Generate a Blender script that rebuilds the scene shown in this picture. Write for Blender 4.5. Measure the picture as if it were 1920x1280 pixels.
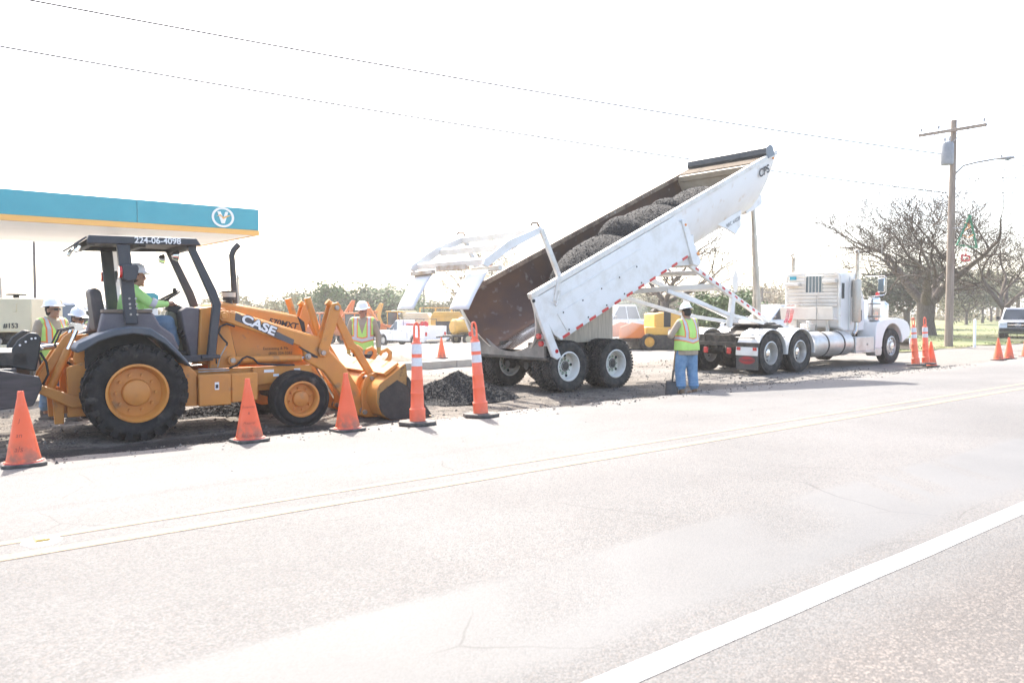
import bpy, math, random
from mathutils import Vector, Matrix, Quaternion
random.seed(11)
R = math.radians
for o in list(bpy.data.objects):
    bpy.data.objects.remove(o)
scene = bpy.context.scene
col = scene.collection
# ------------------------------------------------------------------ camera
FPX, CAMH, HORIZ = 1500.0, 1.4, 582.0          # focal length in photo pixels, eye height over the road crown
PITCH = math.atan((640 - HORIZ) / FPX)
cam = bpy.data.cameras.new('camera'); cam_ob = bpy.data.objects.new('camera', cam); col.objects.link(cam_ob)
cam.sensor_width = 36; cam.lens = FPX / 1920 * 36; cam.clip_start = .1; cam.clip_end = 6000
cam_ob.location = (0, 0, CAMH); cam_ob.rotation_euler = (math.pi/2 - PITCH, 0, 0)
cam.dof.use_dof = True; cam.dof.focus_distance = 14; cam.dof.aperture_fstop = 2.8
scene.camera = cam_ob
# ------------------------------------------------------------------ sky and sun
SUN_AZ, SUN_EL = R(-18), R(49.5)
world = bpy.data.worlds.new('World'); scene.world = world; world.use_nodes = True
wn = world.node_tree.nodes; wl = world.node_tree.links
bg = wn['Background']; sky = wn.new('ShaderNodeTexSky'); sky.sky_type = 'NISHITA'
sky.sun_disc = False; sky.sun_elevation = SUN_EL; sky.sun_rotation = SUN_AZ
sky.air_density = .8; sky.dust_density = 2.6; sky.ozone_density = .4; sky.altitude = 0
wl.new(sky.outputs[0], bg.inputs[0]); bg.inputs[1].default_value = 0.15
sl = bpy.data.lights.new('sun', 'SUN'); sl.energy = 3.0; sl.angle = R(.6); sl.color = (1, .995, .98)
sun = bpy.data.objects.new('sun', sl); col.objects.link(sun)
sdir = Vector((math.sin(SUN_AZ)*math.cos(SUN_EL), math.cos(SUN_AZ)*math.cos(SUN_EL), math.sin(SUN_EL)))
sun.rotation_euler = (-sdir).to_track_quat('-Z', 'Y').to_euler(); sun.location = sdir*60
scene.view_settings.view_transform = 'Standard'; scene.view_settings.look = 'None'
scene.view_settings.gamma = 1; scene.view_settings.use_curve_mapping = False
scene.view_settings.exposure = 2.12
scene.view_settings.use_white_balance = True; scene.view_settings.white_balance_temperature = 6950; scene.view_settings.white_balance_tint = 10
# ------------------------------------------------------------------ site geometry
TH = R(50.7); UX, UY = math.sin(TH), math.cos(TH); NX, NY = -math.cos(TH), math.sin(TH)
PHI = math.pi/2 - TH                            # heading of the road in the XY plane
V0 = 5.5; SITE = -.22
def W(u, v): return (u*UX + v*NX, u*UY + v*NY)
def UV(x, y): return (x*UX + y*UY, x*NX + y*NY)
def sstep(a, b, x):
    t = max(0, min(1, (x-a)/(b-a))); return t*t*(3-2*t)
def road_z(v): return -.03*abs(v - V0)
def ground_z(u, v):
    if v < 9.3: return road_z(v)
    z = -.114 + (SITE + .114)*sstep(9.3, 9.6, v)
    x, y = W(u, v)
    z -= .03*sstep(14, 30, v)
    z -= 1.0*sstep(31, 52, v)*(1 - sstep(-2, 9, x))
    return z
def ray(px, py):
    x = (px-960)/FPX; u = -(py-640)/FPX
    return (x, math.cos(PITCH)+u*math.sin(PITCH), -math.sin(PITCH)+u*math.cos(PITCH))
def G(px, py):                                   # where a photo point meets the ground
    d = ray(px, py); lo, hi = 1., 400.
    for i in range(50):
        m = (lo+hi)/2
        if CAMH+d[2]*m > ground_z(*UV(d[0]*m, d[1]*m)): lo = m
        else: hi = m
    return Vector((d[0]*lo, d[1]*lo, ground_z(*UV(d[0]*lo, d[1]*lo))))
def at(px, py, Y):                               # photo point at a given distance
    d = ray(px, py); t = Y/d[1]; return Vector((d[0]*t, Y, CAMH+d[2]*t))
class Frame:                                     # a vehicle's own axes: x forward, y to its left, z up
    def __init__(s, x, y, z, phi): s.o = (x, y, z); s.phi = phi; s.c = math.cos(phi); s.s = math.sin(phi)
    def P(s, px, py, lat):                       # side view measure: (forward, up) on the plane y = lat
        d = ray(px, py); t = (-s.o[0]*s.s + s.o[1]*s.c + lat)/(-d[0]*s.s + d[1]*s.c)
        x = d[0]*t - s.o[0]; y = d[1]*t - s.o[1]
        return (x*s.c + y*s.s, CAMH + d[2]*t - s.o[2])
    def P3(s, px, py, lat):
        a = s.P(px, py, lat); return (a[0], lat, a[1])
# ------------------------------------------------------------------ materials
MATS = {}
def nd(nt, t, **kw):
    n = nt.nodes.new(t)
    for k, v in kw.items(): setattr(n, k, v)
    return n
def mat(name, c1, c2=None, scale=6., rough=.6, metal=0., bump=0., bscale=None, detail=4., lo=.35, hi=.7, coat=0., world_co=False, spec=None, emit=0, stretch=None, c3=None, s3=40., trans=0, alpha=1):
    if name in MATS: return MATS[name]
    m = bpy.data.materials.new(name); m.use_nodes = True; nt = m.node_tree; b = nt.nodes['Principled BSDF']; L = nt.links.new
    b.inputs['Roughness'].default_value = rough; b.inputs['Metallic'].default_value = metal
    b.inputs['Base Color'].default_value = (*c1, 1)
    if coat: b.inputs['Coat Weight'].default_value = coat; b.inputs['Coat Roughness'].default_value = .1
    if spec is not None: b.inputs['Specular IOR Level'].default_value = spec
    if trans: b.inputs['Transmission Weight'].default_value = trans
    if emit: b.inputs['Emission Color'].default_value = (*c1, 1); b.inputs['Emission Strength'].default_value = emit
    if c2 is not None or bump:
        co = nd(nt, 'ShaderNodeNewGeometry').outputs['Position'] if world_co else nd(nt, 'ShaderNodeTexCoord').outputs['Object']
        if stretch:
            mp = nd(nt, 'ShaderNodeMapping'); mp.inputs['Scale'].default_value = stretch; L(co, mp.inputs[0]); co = mp.outputs[0]
        nz = nd(nt, 'ShaderNodeTexNoise'); nz.inputs['Scale'].default_value = scale; nz.inputs['Detail'].default_value = detail; nz.inputs['Roughness'].default_value = .62
        L(co, nz.inputs['Vector'])
        if c2 is not None:
            r = nd(nt, 'ShaderNodeMapRange'); r.inputs['From Min'].default_value = lo; r.inputs['From Max'].default_value = hi; L(nz.outputs[0], r.inputs[0])
            mx = nd(nt, 'ShaderNodeMix', data_type='RGBA'); L(r.outputs[0], mx.inputs[0])
            mx.inputs[6].default_value = (*c1, 1); mx.inputs[7].default_value = (*c2, 1); out = mx.outputs[2]
            if c3 is not None:
                n3 = nd(nt, 'ShaderNodeTexNoise'); n3.inputs['Scale'].default_value = s3; n3.inputs['Detail'].default_value = 3; L(co, n3.inputs['Vector'])
                r3 = nd(nt, 'ShaderNodeMapRange'); r3.inputs['From Min'].default_value = .61; r3.inputs['From Max'].default_value = .78; L(n3.outputs[0], r3.inputs[0])
                m3 = nd(nt, 'ShaderNodeMix', data_type='RGBA'); L(r3.outputs[0], m3.inputs[0]); L(out, m3.inputs[6]); m3.inputs[7].default_value = (*c3, 1); out = m3.outputs[2]
            L(out, b.inputs['Base Color'])
        if bump:
            nb = nd(nt, 'ShaderNodeTexNoise'); nb.inputs['Scale'].default_value = bscale or scale*4; nb.inputs['Detail'].default_value = 5; L(co, nb.inputs['Vector'])
            bp = nd(nt, 'ShaderNodeBump'); bp.inputs['Strength'].default_value = min(1, bump); bp.inputs['Distance'].default_value = .02; L(nb.outputs[0], bp.inputs['Height']); L(bp.outputs[0], b.inputs['Normal'])
    MATS[name] = m; return m
# ------------------------------------------------------------------ mesh building
class MB:
    def __init__(s): s.v = []; s.f = []; s.mi = []; s.cur = 0
    def add(s, vs, fs):
        k = len(s.v); s.v += [tuple(p) for p in vs]; s.f += [tuple(i+k for i in f) for f in fs]; s.mi += [s.cur]*len(fs); return s
    def box(s, c, d, rot=None, piv=None):
        x, y, z = d[0]/2, d[1]/2, d[2]/2
        vs = [Vector((a*x, b*y, e*z)) for a in (-1, 1) for b in (-1, 1) for e in (-1, 1)]
        if rot is not None:
            M = rot if isinstance(rot, Matrix) else Matrix.Rotation(rot, 3, 'Z'); vs = [M @ p for p in vs]
        vs = [p + Vector(c) for p in vs]
        return s.add(vs, [(0,1,3,2),(4,6,7,5),(0,4,5,1),(2,3,7,6),(0,2,6,4),(1,5,7,3)])
    def bb(s, x0, x1, y0, y1, z0, z1): return s.box(((x0+x1)/2, (y0+y1)/2, (z0+z1)/2), (abs(x1-x0), abs(y1-y0), abs(z1-z0)))
    def prism(s, pts, a, b, axis='y'):           # pts in the plane across the axis: y:(x,z)  x:(y,z)  z:(x,y)
        def mk(p, t): return {'y': (p[0], t, p[1]), 'x': (t, p[0], p[1]), 'z': (p[0], p[1], t)}[axis]
        n = len(pts); A = sum(pts[i][0]*pts[(i+1) % n][1] - pts[(i+1) % n][0]*pts[i][1] for i in range(n))
        if A < 0: pts = pts[::-1]
        if a > b: a, b = b, a
        vs = [mk(p, a) for p in pts] + [mk(p, b) for p in pts]
        fl = axis == 'y'
        fs = [tuple(range(n)) if fl else tuple(range(n))[::-1], tuple(range(n, 2*n))[::-1] if fl else tuple(range(n, 2*n))]
        for i in range(n):
            j = (i+1) % n; fs.append((i, i+n, j+n, j) if fl else (i, j, j+n, i+n))
        return s.add(vs, fs)
    def tube(s, pts, r, n=8, flat=1., cap=True, up=None):
        pts = [Vector(p) for p in pts]; rs = list(r) if hasattr(r, '__len__') else [r]*len(pts)
        vs = []; prev = None
        for i, p in enumerate(pts):
            t = (pts[min(i+1, len(pts)-1)] - pts[max(i-1, 0)])
            t = t.normalized() if t.length > 1e-9 else Vector((0, 0, 1))
            if prev is None:
                a = Vector(up) if up else (Vector((0, 0, 1)) if abs(t.z) < .9 else Vector((0, 1, 0)))
                prev = (a - t*a.dot(t)).normalized()
            else:
                q = prev - t*prev.dot(t)
                prev = q.normalized() if q.length > 1e-6 else prev
            w = t.cross(prev)
            for k in range(n):
                an = 2*math.pi*k/n; vs.append(p + prev*(math.cos(an)*rs[i]*flat) + w*(math.sin(an)*rs[i]))
        m = len(pts); fs = []
        for i in range(m-1):
            for k in range(n):
                j = (k+1) % n; fs.append((i*n+k, i*n+j, (i+1)*n+j, (i+1)*n+k))
        if cap: fs += [tuple(range(n))[::-1], tuple(range((m-1)*n, m*n))]
        return s.add(vs, fs)
    def bar(s, p, q, w, h, up=(0, 0, 1)):         # rectangular bar from p to q
        p, q = Vector(p), Vector(q); t = (q-p).normalized(); u = Vector(up); u = (u - t*u.dot(t)).normalized(); c = t.cross(u)
        vs = [e + u*(h/2*b) + c*(w/2*a) for e in (p, q) for a, b in ((-1,-1),(1,-1),(1,1),(-1,1))]
        return s.add(vs, [(3,2,1,0),(4,5,6,7),(0,1,5,4),(1,2,6,5),(2,3,7,6),(3,0,4,7)])
    def lathe(s, prof, c=(0,0,0), axis='y', n=32, a0=0, a1=2*math.pi, close=True):   # prof: (radius, along)
        full = abs(a1-a0-2*math.pi) < 1e-6; m = n if full else n+1; vs = []
        for i in range(m):
            a = a0 + (a1-a0)*i/n; ca, sa = math.cos(a), math.sin(a)
            for r, t in prof:
                p = {'y': (r*ca, t, r*sa), 'z': (r*ca, r*sa, t), 'x': (t, r*ca, r*sa)}[axis]
                vs.append((p[0]+c[0], p[1]+c[1], p[2]+c[2]))
        k = len(prof); fs = []
        for i in range(n):
            j = (i+1) % m
            for q in range(k-1): 
                f = (i*k+q, i*k+q+1, j*k+q+1, j*k+q)
                fs.append(f if axis == 'y' else f[::-1])
        return s.add(vs, fs)
    def ell(s, c, r, n=12, m=8, rot=None):
        vs = []; fs = []
        for i in range(m+1):
            t = math.pi*i/m
            for k in range(n):
                a = 2*math.pi*k/n; p = Vector((r[0]*math.sin(t)*math.cos(a), r[1]*math.sin(t)*math.sin(a), r[2]*math.cos(t)))
                if rot: p = rot @ p
                vs.append(p + Vector(c))
        for i in range(m):
            for k in range(n):
                j = (k+1) % n; fs.append((i*n+k, (i+1)*n+k, (i+1)*n+j, i*n+j))
        return s.add(vs, fs)
    def cyl(s, c, r, h, axis='z', n=20): return s.tube([Vector(c) - Vector({'x':(h/2,0,0),'y':(0,h/2,0),'z':(0,0,h/2)}[axis]), Vector(c) + Vector({'x':(h/2,0,0),'y':(0,h/2,0),'z':(0,0,h/2)}[axis])], r, n)
    def quad(s, a, b, c, d): return s.add([a, b, c, d], [(0,1,2,3)])
    def grid(s, nu, nv, fn):
        vs = [fn(i/nu, j/nv) for i in range(nu+1) for j in range(nv+1)]; k = nv+1
        return s.add(vs, [(i*k+j, (i+1)*k+j, (i+1)*k+j+1, i*k+j+1) for i in range(nu) for j in range(nv)])
    def build(s, name, m, parent=None, bevel=0, smooth=35, solid=0, kind=None):
        me = bpy.data.meshes.new(name); me.from_pydata(s.v, [], s.f); me.validate(); 
        for x in (m if isinstance(m, (list, tuple)) else [m]): me.materials.append(x)
        if len(s.mi) == len(me.polygons) and any(s.mi): me.polygons.foreach_set('material_index', s.mi)
        if smooth:
            me.polygons.foreach_set('use_smooth', [True]*len(me.polygons)); me.set_sharp_from_angle(angle=R(smooth))
        me.update()
        o = bpy.data.objects.new(name, me); col.objects.link(o)
        if parent: o.parent = parent
        if solid:
            md = o.modifiers.new('thickness', 'SOLIDIFY'); md.thickness = solid; md.offset = 0
        if bevel:
            md = o.modifiers.new('bevel', 'BEVEL'); md.width = bevel; md.segments = 2; md.limit_method = 'ANGLE'; md.angle_limit = R(40)
        if kind: o['kind'] = kind
        return o
def islands(mb):
    par = list(range(len(mb.v)))
    def fd(a):
        while par[a] != a: par[a] = par[par[a]]; a = par[a]
        return a
    for f in mb.f:
        for q in f[1:]: par[fd(q)] = fd(f[0])
    g = {}
    for i, f in enumerate(mb.f): g.setdefault(fd(f[0]), []).append(i)
    out = []
    for fs in g.values():
        m = MB(); mp = {}
        for i in fs:
            for q in mb.f[i]:
                if q not in mp: mp[q] = len(m.v); m.v.append(mb.v[q])
            m.f.append(tuple(mp[q] for q in mb.f[i])); m.mi.append(mb.mi[i])
        out.append(m)
    return out
def split(mb, name, m, parent, bevel=0, smooth=35):   # every separate piece becomes a part of its own
    return [x.build(name, m, parent, bevel, smooth) for x in islands(mb)]
def tag(o, label=None, cat=None, group=None, kind=None):
    if label: o['label'] = label
    if cat: o['category'] = cat
    if group: o['group'] = group
    if kind: o['kind'] = kind
    return o
def empty(name, loc, rz=0, label=None, cat=None, group=None):
    o = bpy.data.objects.new(name, None); col.objects.link(o); o.location = loc; o.rotation_euler = (0, 0, rz); o.empty_display_size = .2
    return tag(o, label, cat, group)
def copy_tree(o, parent=None):
    c = o.copy(); col.objects.link(c); c.parent = parent
    for ch in list(o.children): copy_tree(ch, c)
    return c
def text(name, s, size, m, parent, mtx, bold=0., ext=.002, align='CENTER', shear=0, sx=1):
    cu = bpy.data.curves.new(name, 'FONT'); cu.body = s; cu.size = size; cu.align_x = align; cu.align_y = 'CENTER'; cu.offset = bold; cu.extrude = ext; cu.shear = shear
    t = bpy.data.objects.new(name, cu); col.objects.link(t)
    dg = bpy.context.evaluated_depsgraph_get(); me = bpy.data.meshes.new_from_object(t.evaluated_get(dg)); bpy.data.objects.remove(t)
    me.transform(Matrix.Diagonal((sx, 1, 1, 1))); me.transform(mtx); me.materials.clear(); me.materials.append(m)
    o = bpy.data.objects.new(name, me); col.objects.link(o); o.parent = parent; return o
def basis(o, x, y):                               # matrix putting text x/y along two directions at point o
    x = Vector(x).normalized(); y = Vector(y); y = (y - x*y.dot(x)).normalized(); z = x.cross(y)
    return Matrix(((x.x, y.x, z.x, o[0]), (x.y, y.y, z.y, o[1]), (x.z, y.z, z.z, o[2]), (0, 0, 0, 1)))
# ------------------------------------------------------------------ palette
white_paint = mat('white_paint', (.78,.77,.74), (.66,.63,.57), 3, .38, coat=.25, lo=.45, hi=.75)
old_white = mat('old_white_paint', (.74,.72,.66), (.52,.45,.36), 2.5, .5, lo=.48, hi=.8, c3=(.45,.36,.27), s3=14)
case_orange = mat('loader_orange_paint', (.60,.245,.045), (.50,.20,.05), 3, .5, bump=.03, lo=.4, hi=.75, c3=(.26,.15,.075), s3=5)
dark_grey = mat('rops_grey_paint', (.032,.036,.045), (.05,.052,.057), 4, .5)
panel_grey = mat('console_grey_plastic', (.12,.105,.115), (.155,.138,.142), 5, .65)
fender_grey = mat('fender_blue_grey', (.06,.076,.092), (.085,.096,.106), 4, .5)
rubber = mat('tyre_rubber', (.010,.009,.0085), (.035,.031,.027), 9, .85, bump=.15, lo=.42, hi=.8, c3=(.11,.10,.088), s3=5)
dusty_rubber = mat('dusty_tyre_rubber', (.026,.023,.021), (.095,.084,.07), 7, .9, bump=.15, lo=.4, hi=.8)
black = mat('black_plastic', (.018,.018,.018), (.035,.033,.03), 8, .55)
hose = mat('hose_rubber', (.015,.015,.015), rough=.5)
chrome = mat('chrome', (.75,.74,.72), rough=.16, metal=1)
steel = mat('worn_steel', (.42,.40,.37), (.25,.23,.21), 9, .38, metal=.85)
alu = mat('dull_aluminium', (.66,.64,.6), (.5,.46,.41), 4, .42, metal=.6)
greasy = mat('greasy_chassis', (.028,.025,.022), (.09,.076,.06), 8, .7, bump=.1)
rust_in = mat('scoured_rusty_steel', (.082,.043,.029), (.13,.06,.026), 1.6, .45, metal=.35, lo=.4, hi=.7, c3=(.24,.20,.17), s3=5)
asphalt_new = mat('fresh_asphalt', (.008,.008,.009), (.085,.083,.08), 38, .85, spec=.25, bump=1, bscale=60, lo=.45, hi=.75)
red_lens = mat('red_lens', (.55,.02,.02), rough=.2, coat=.5)
amber_lens = mat('amber_lens', (.8,.25,.02), rough=.2, coat=.5)
glass = mat('dark_glass', (.035,.045,.05), rough=.05, spec=.8, coat=.3)
tint_glass = mat('pale_glass', (.18,.23,.24), rough=.06, spec=.8)
wood_old = mat('weathered_pole_wood', (.20,.155,.12), (.32,.26,.21), 2, .85, bump=.3, stretch=(8,8,.6))
concrete = mat('concrete', (.30,.275,.245), (.38,.355,.32), 3, .85, bump=.2, bscale=30)
decal_white = mat('decal_white', (.8,.8,.78), rough=.5)
decal_black = mat('decal_black', (.02,.02,.022), rough=.5)
red_tape = mat('red_reflective_tape', (.6,.035,.03), rough=.35)
teal = mat('teal_fascia', (.014,.29,.36), (.02,.32,.39), 1, .45)
yellow_stripe = mat('yellow_stripe', (.80,.42,.10), rough=.5)
machine_orange = mat('machine_orange_paint', (.68,.19,.035), (.54,.16,.045), 2, .55)
machine_yellow = mat('machine_yellow_paint', (.72,.40,.07), (.55,.31,.08), 2, .55)
beige = mat('beige_machine_paint', (.68,.60,.42), (.6,.52,.36), 2, .55)
# ------------------------------------------------------------------ ground materials
def uv_nodes(nt):
    g = nd(nt, 'ShaderNodeNewGeometry').outputs['Position']; o = []
    for vec in ((UX, UY, 0), (NX, NY, 0)):
        n = nd(nt, 'ShaderNodeVectorMath', operation='DOT_PRODUCT'); nt.links.new(g, n.inputs[0]); n.inputs[1].default_value = vec; o.append(n.outputs['Value'])
    return g, o[0], o[1]
def mth(nt, op, a, b=None, c=None):
    n = nd(nt, 'ShaderNodeMath', operation=op)
    for i, x in enumerate((a, b, c)):
        if x is None: continue
        if isinstance(x, (int, float)): n.inputs[i].default_value = x
        else: nt.links.new(x, n.inputs[i])
    return n.outputs[0]
def rng(nt, x, a, b, c=0., d=1., smooth=True):
    n = nd(nt, 'ShaderNodeMapRange'); n.interpolation_type = 'SMOOTHSTEP' if smooth else 'LINEAR'; nt.links.new(x, n.inputs[0])
    for i, q in enumerate((a, b, c, d)): n.inputs[1+i].default_value = q
    return n.outputs[0]
def mixc(nt, f, a, b):
    n = nd(nt, 'ShaderNodeMix', data_type='RGBA')
    for i, x in ((0, f), (6, a), (7, b)):
        if isinstance(x, tuple): n.inputs[i].default_value = (*x, 1)
        elif isinstance(x, (int, float)): n.inputs[i].default_value = x
        else: nt.links.new(x, n.inputs[i])
    return n.outputs[2]
def noise(nt, co, s, d=4, rough=.6):
    n = nd(nt, 'ShaderNodeTexNoise'); n.inputs['Scale'].default_value = s; n.inputs['Detail'].default_value = d; n.inputs['Roughness'].default_value = rough; nt.links.new(co, n.inputs['Vector']); return n.outputs[0]
def voro(nt, co, s, out='Color', feat='F1'):
    n = nd(nt, 'ShaderNodeTexVoronoi', feature=feat); n.inputs['Scale'].default_value = s; nt.links.new(co, n.inputs['Vector']); return n.outputs[out]
def bump(nt, h, strength, dist, b):
    n = nd(nt, 'ShaderNodeBump'); n.inputs['Strength'].default_value = strength; n.inputs['Distance'].default_value = dist; nt.links.new(h, n.inputs['Height']); nt.links.new(n.outputs[0], b.inputs['Normal'])
def newmat(name):
    m = bpy.data.materials.new(name); m.use_nodes = True; return m, m.node_tree, m.node_tree.nodes['Principled BSDF']
def road_material():
    m, nt, b = newmat('chip_seal_asphalt'); g, u, v = uv_nodes(nt)
    sep = nd(nt, 'ShaderNodeSeparateColor'); nt.links.new(voro(nt, g, 95), sep.inputs[0]); cell = sep.outputs[0]; cell2 = sep.outputs[1]
    stone = mixc(nt, rng(nt, cell, .1, .95), (.10,.097,.095), (.27,.262,.252))
    stone = mixc(nt, rng(nt, cell2, .78, .84), stone, (.24,.205,.18))
    fine = mixc(nt, rng(nt, noise(nt, g, 240, 2), .35, .65), (.12,.115,.11), (.25,.24,.225))
    base = mixc(nt, .55, stone, fine)
    # tyre-polished wheel paths, bled binder
    wob = mth(nt, 'MULTIPLY', mth(nt, 'SUBTRACT', noise(nt, g, .9, 4), .5), .9)
    vv = mth(nt, 'ADD', v, wob); shc = nd(nt, 'ShaderNodeSeparateColor'); nt.links.new(voro(nt, g, 58), shc.inputs[0])
    v2 = mth(nt, 'ADD', v, mth(nt, 'MULTIPLY', wob, .22)); pth = mth(nt, 'MULTIPLY', rng(nt, v2, 2.34, 2.56), rng(nt, v2, 3.5, 3.32))
    pth2 = mth(nt, 'MULTIPLY', mth(nt, 'MULTIPLY', rng(nt, vv, 3.9, 4.2), rng(nt, vv, 5.0, 4.6)), .15)
    pth3 = mth(nt, 'MULTIPLY', mth(nt, 'MULTIPLY', rng(nt, vv, 6.2, 6.6), rng(nt, vv, 8.4, 7.8)), .15)
    p = mth(nt, 'ADD', pth, mth(nt, 'ADD', pth2, pth3)); p = mth(nt, 'MULTIPLY', p, rng(nt, noise(nt, g, 1.7, 5), .2, .6, .7, 1))
    # paler cross strips worn through the bled patch
    qq = mth(nt, 'SUBTRACT', u, mth(nt, 'MULTIPLY', mth(nt, 'SUBTRACT', v, 3.3), .6)); sm_ = None
    for qa, qb, e, k in ((6.58,6.85,.03,.8), (7.0,7.33,.03,.85), (7.9,7.96,.02,.7), (8.0,8.1,.02,.7), (4.8,5.6,.25,.7), (2.6,3.4,.3,.6), (10.2,10.5,.04,.6), (11.6,12.1,.05,.6)):
        t = mth(nt, 'MULTIPLY', mth(nt, 'MULTIPLY', rng(nt, qq, qa-e, qa+e), rng(nt, qq, qb+e, qb-e)), k); sm_ = t if sm_ is None else mth(nt, 'MAXIMUM', sm_, t)
    sm_ = mth(nt, 'MULTIPLY', sm_, rng(nt, v, 2.6, 2.9)); p = mth(nt, 'MULTIPLY', p, mth(nt, 'SUBTRACT', 1, sm_))
    base = mixc(nt, mth(nt, 'MULTIPLY', p, .8), base, mixc(nt, noise(nt, g, 130, 2), (.128,.128,.126), (.185,.184,.18)))
    big = rng(nt, noise(nt, g, .35, 5), .3, .7, .52, .67)
    shoulder = rng(nt, v, 2.05, 1.6)
    base = mixc(nt, mth(nt, 'MULTIPLY', shoulder, .55), base, mixc(nt, mth(nt, 'MULTIPLY', rng(nt, shc.outputs[0], .1, .95), rng(nt, voro(nt, g, 58, 'Distance'), .62, .3)), (.12,.098,.084), (.37,.305,.255)))
    dust = mth(nt, 'MULTIPLY', rng(nt, mth(nt, 'ADD', v, mth(nt, 'MULTIPLY', noise(nt, g, 1.5, 5), 1.6)), 8.6, 10.2), .6)
    base = mixc(nt, dust, base, (.27,.245,.215))
    # hairline cracks
    cr = voro(nt, mixc(nt, .12, g, nd_col(nt, g)), .55, 'Distance', 'DISTANCE_TO_EDGE')
    crk = mth(nt, 'MULTIPLY', rng(nt, cr, .004, .001), rng(nt, noise(nt, g, .5, 2), .52, .6))
    base = mixc(nt, mth(nt, 'MULTIPLY', crk, .4), base, (.05,.047,.044))
    vm = nd(nt, 'ShaderNodeVectorMath', operation='SCALE'); nt.links.new(base, vm.inputs[0]); nt.links.new(big, vm.inputs['Scale'])
    nt.links.new(vm.outputs[0], b.inputs['Base Color'])
    nt.links.new(rng(nt, p, 0, 1, .85, .75), b.inputs['Roughness'])
    hgt = mth(nt, 'MULTIPLY', voro(nt, g, 95, 'Distance'), rng(nt, p, 0, 1, -1, -.3))
    bump(nt, hgt, .55, .006, b); return m
def nd_col(nt, g):
    n = nd(nt, 'ShaderNodeTexNoise'); n.inputs['Scale'].default_value = 2; nt.links.new(g, n.inputs['Vector']); return n.outputs[1]
def site_material():
    m, nt, b = newmat('crushed_gravel_site'); g, u, v = uv_nodes(nt)
    n1 = noise(nt, g, 1.1, 6, .65); n2 = noise(nt, g, 22, 4)
    base = mixc(nt, rng(nt, n1, .35, .66), (.085,.071,.057), (.20,.175,.148))
    sc = nd(nt, 'ShaderNodeSeparateColor'); nt.links.new(voro(nt, g, 38), sc.inputs[0])
    base = mixc(nt, mth(nt, 'MULTIPLY', rng(nt, sc.outputs[0], .2, .9), .55), base, mixc(nt, sc.outputs[1], (.06,.052,.044), (.29,.26,.225)))
    # wheel ruts along the road direction
    mp = nd(nt, 'ShaderNodeCombineXYZ'); nt.links.new(mth(nt, 'MULTIPLY', u, .12), mp.inputs[0]); nt.links.new(mth(nt, 'MULTIPLY', v, 2.2), mp.inputs[1])
    ruts = rng(nt, noise(nt, mp.outputs[0], 1.4, 5), .48, .62)
    base = mixc(nt, mth(nt, 'MULTIPLY', ruts, .55), base, (.12,.105,.09))
    # black tack coat and fines on left pavement edge, loader's shadow painted in
    wv = mth(nt, 'ADD', v, mth(nt, 'MULTIPLY', mth(nt, 'SUBTRACT', noise(nt, g, 2.2, 5), .5), .5))
    tk = mth(nt, 'MULTIPLY', rng(nt, wv, 10.7, 10.25), rng(nt, mth(nt, 'ADD', u, mth(nt, 'MULTIPLY', n1, 3)), 8.2, 6.0))
    base = mixc(nt, mth(nt, 'MULTIPLY', tk, .93), base, mixc(nt, n2, (.016,.015,.015), (.035,.033,.032)))
    sp = mth(nt, 'MULTIPLY', mth(nt, 'MULTIPLY', rng(nt, noise(nt, g, 5, 6, .75), .5, .62), rng(nt, v, 15.5, 12.5)), rng(nt, u, 13, 9))
    base = mixc(nt, mth(nt, 'MULTIPLY', sp, .75), base, (.045,.042,.04))
    # far lot and driveway: pale dusty caliche
    far = rng(nt, v, 14.5, 19); base = mixc(nt, mth(nt, 'MULTIPLY', far, .8), base, mixc(nt, n1, (.24,.217,.19), (.33,.305,.27)))
    drv = mth(nt, 'MULTIPLY', rng(nt, mth(nt, 'ADD', u, mth(nt, 'MULTIPLY', n1, 5)), 15.5, 20), rng(nt, v, 16, 14)); base = mixc(nt, mth(nt, 'MULTIPLY', drv, .85), base, mixc(nt, n2, (.17,.158,.143), (.23,.217,.2)))
    nt.links.new(base, b.inputs['Base Color']); b.inputs['Roughness'].default_value = .95; b.inputs['Specular IOR Level'].default_value = .12
    hgt = mth(nt, 'ADD', n2, mth(nt, 'MULTIPLY', voro(nt, g, 38, 'Distance'), -.8)); bump(nt, hgt, .8, .025, b); return m
def grass_material():
    m, nt, b = newmat('park_grass'); g, u, v = uv_nodes(nt)
    n1 = noise(nt, g, .35, 6); n2 = noise(nt, g, 9, 5, .7)
    base = mixc(nt, rng(nt, n2, .3, .7), (.075,.11,.028), (.17,.19,.065))
    base = mixc(nt, mth(nt, 'MULTIPLY', rng(nt, n1, .45, .68), .7), base, (.28,.22,.13))
    nt.links.new(base, b.inputs['Base Color']); b.inputs['Roughness'].default_value = .9
    bump(nt, n2, 1, .08, b); return m
ROAD_M, SITE_M, GRASS_M = road_material(), site_material(), grass_material()
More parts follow.
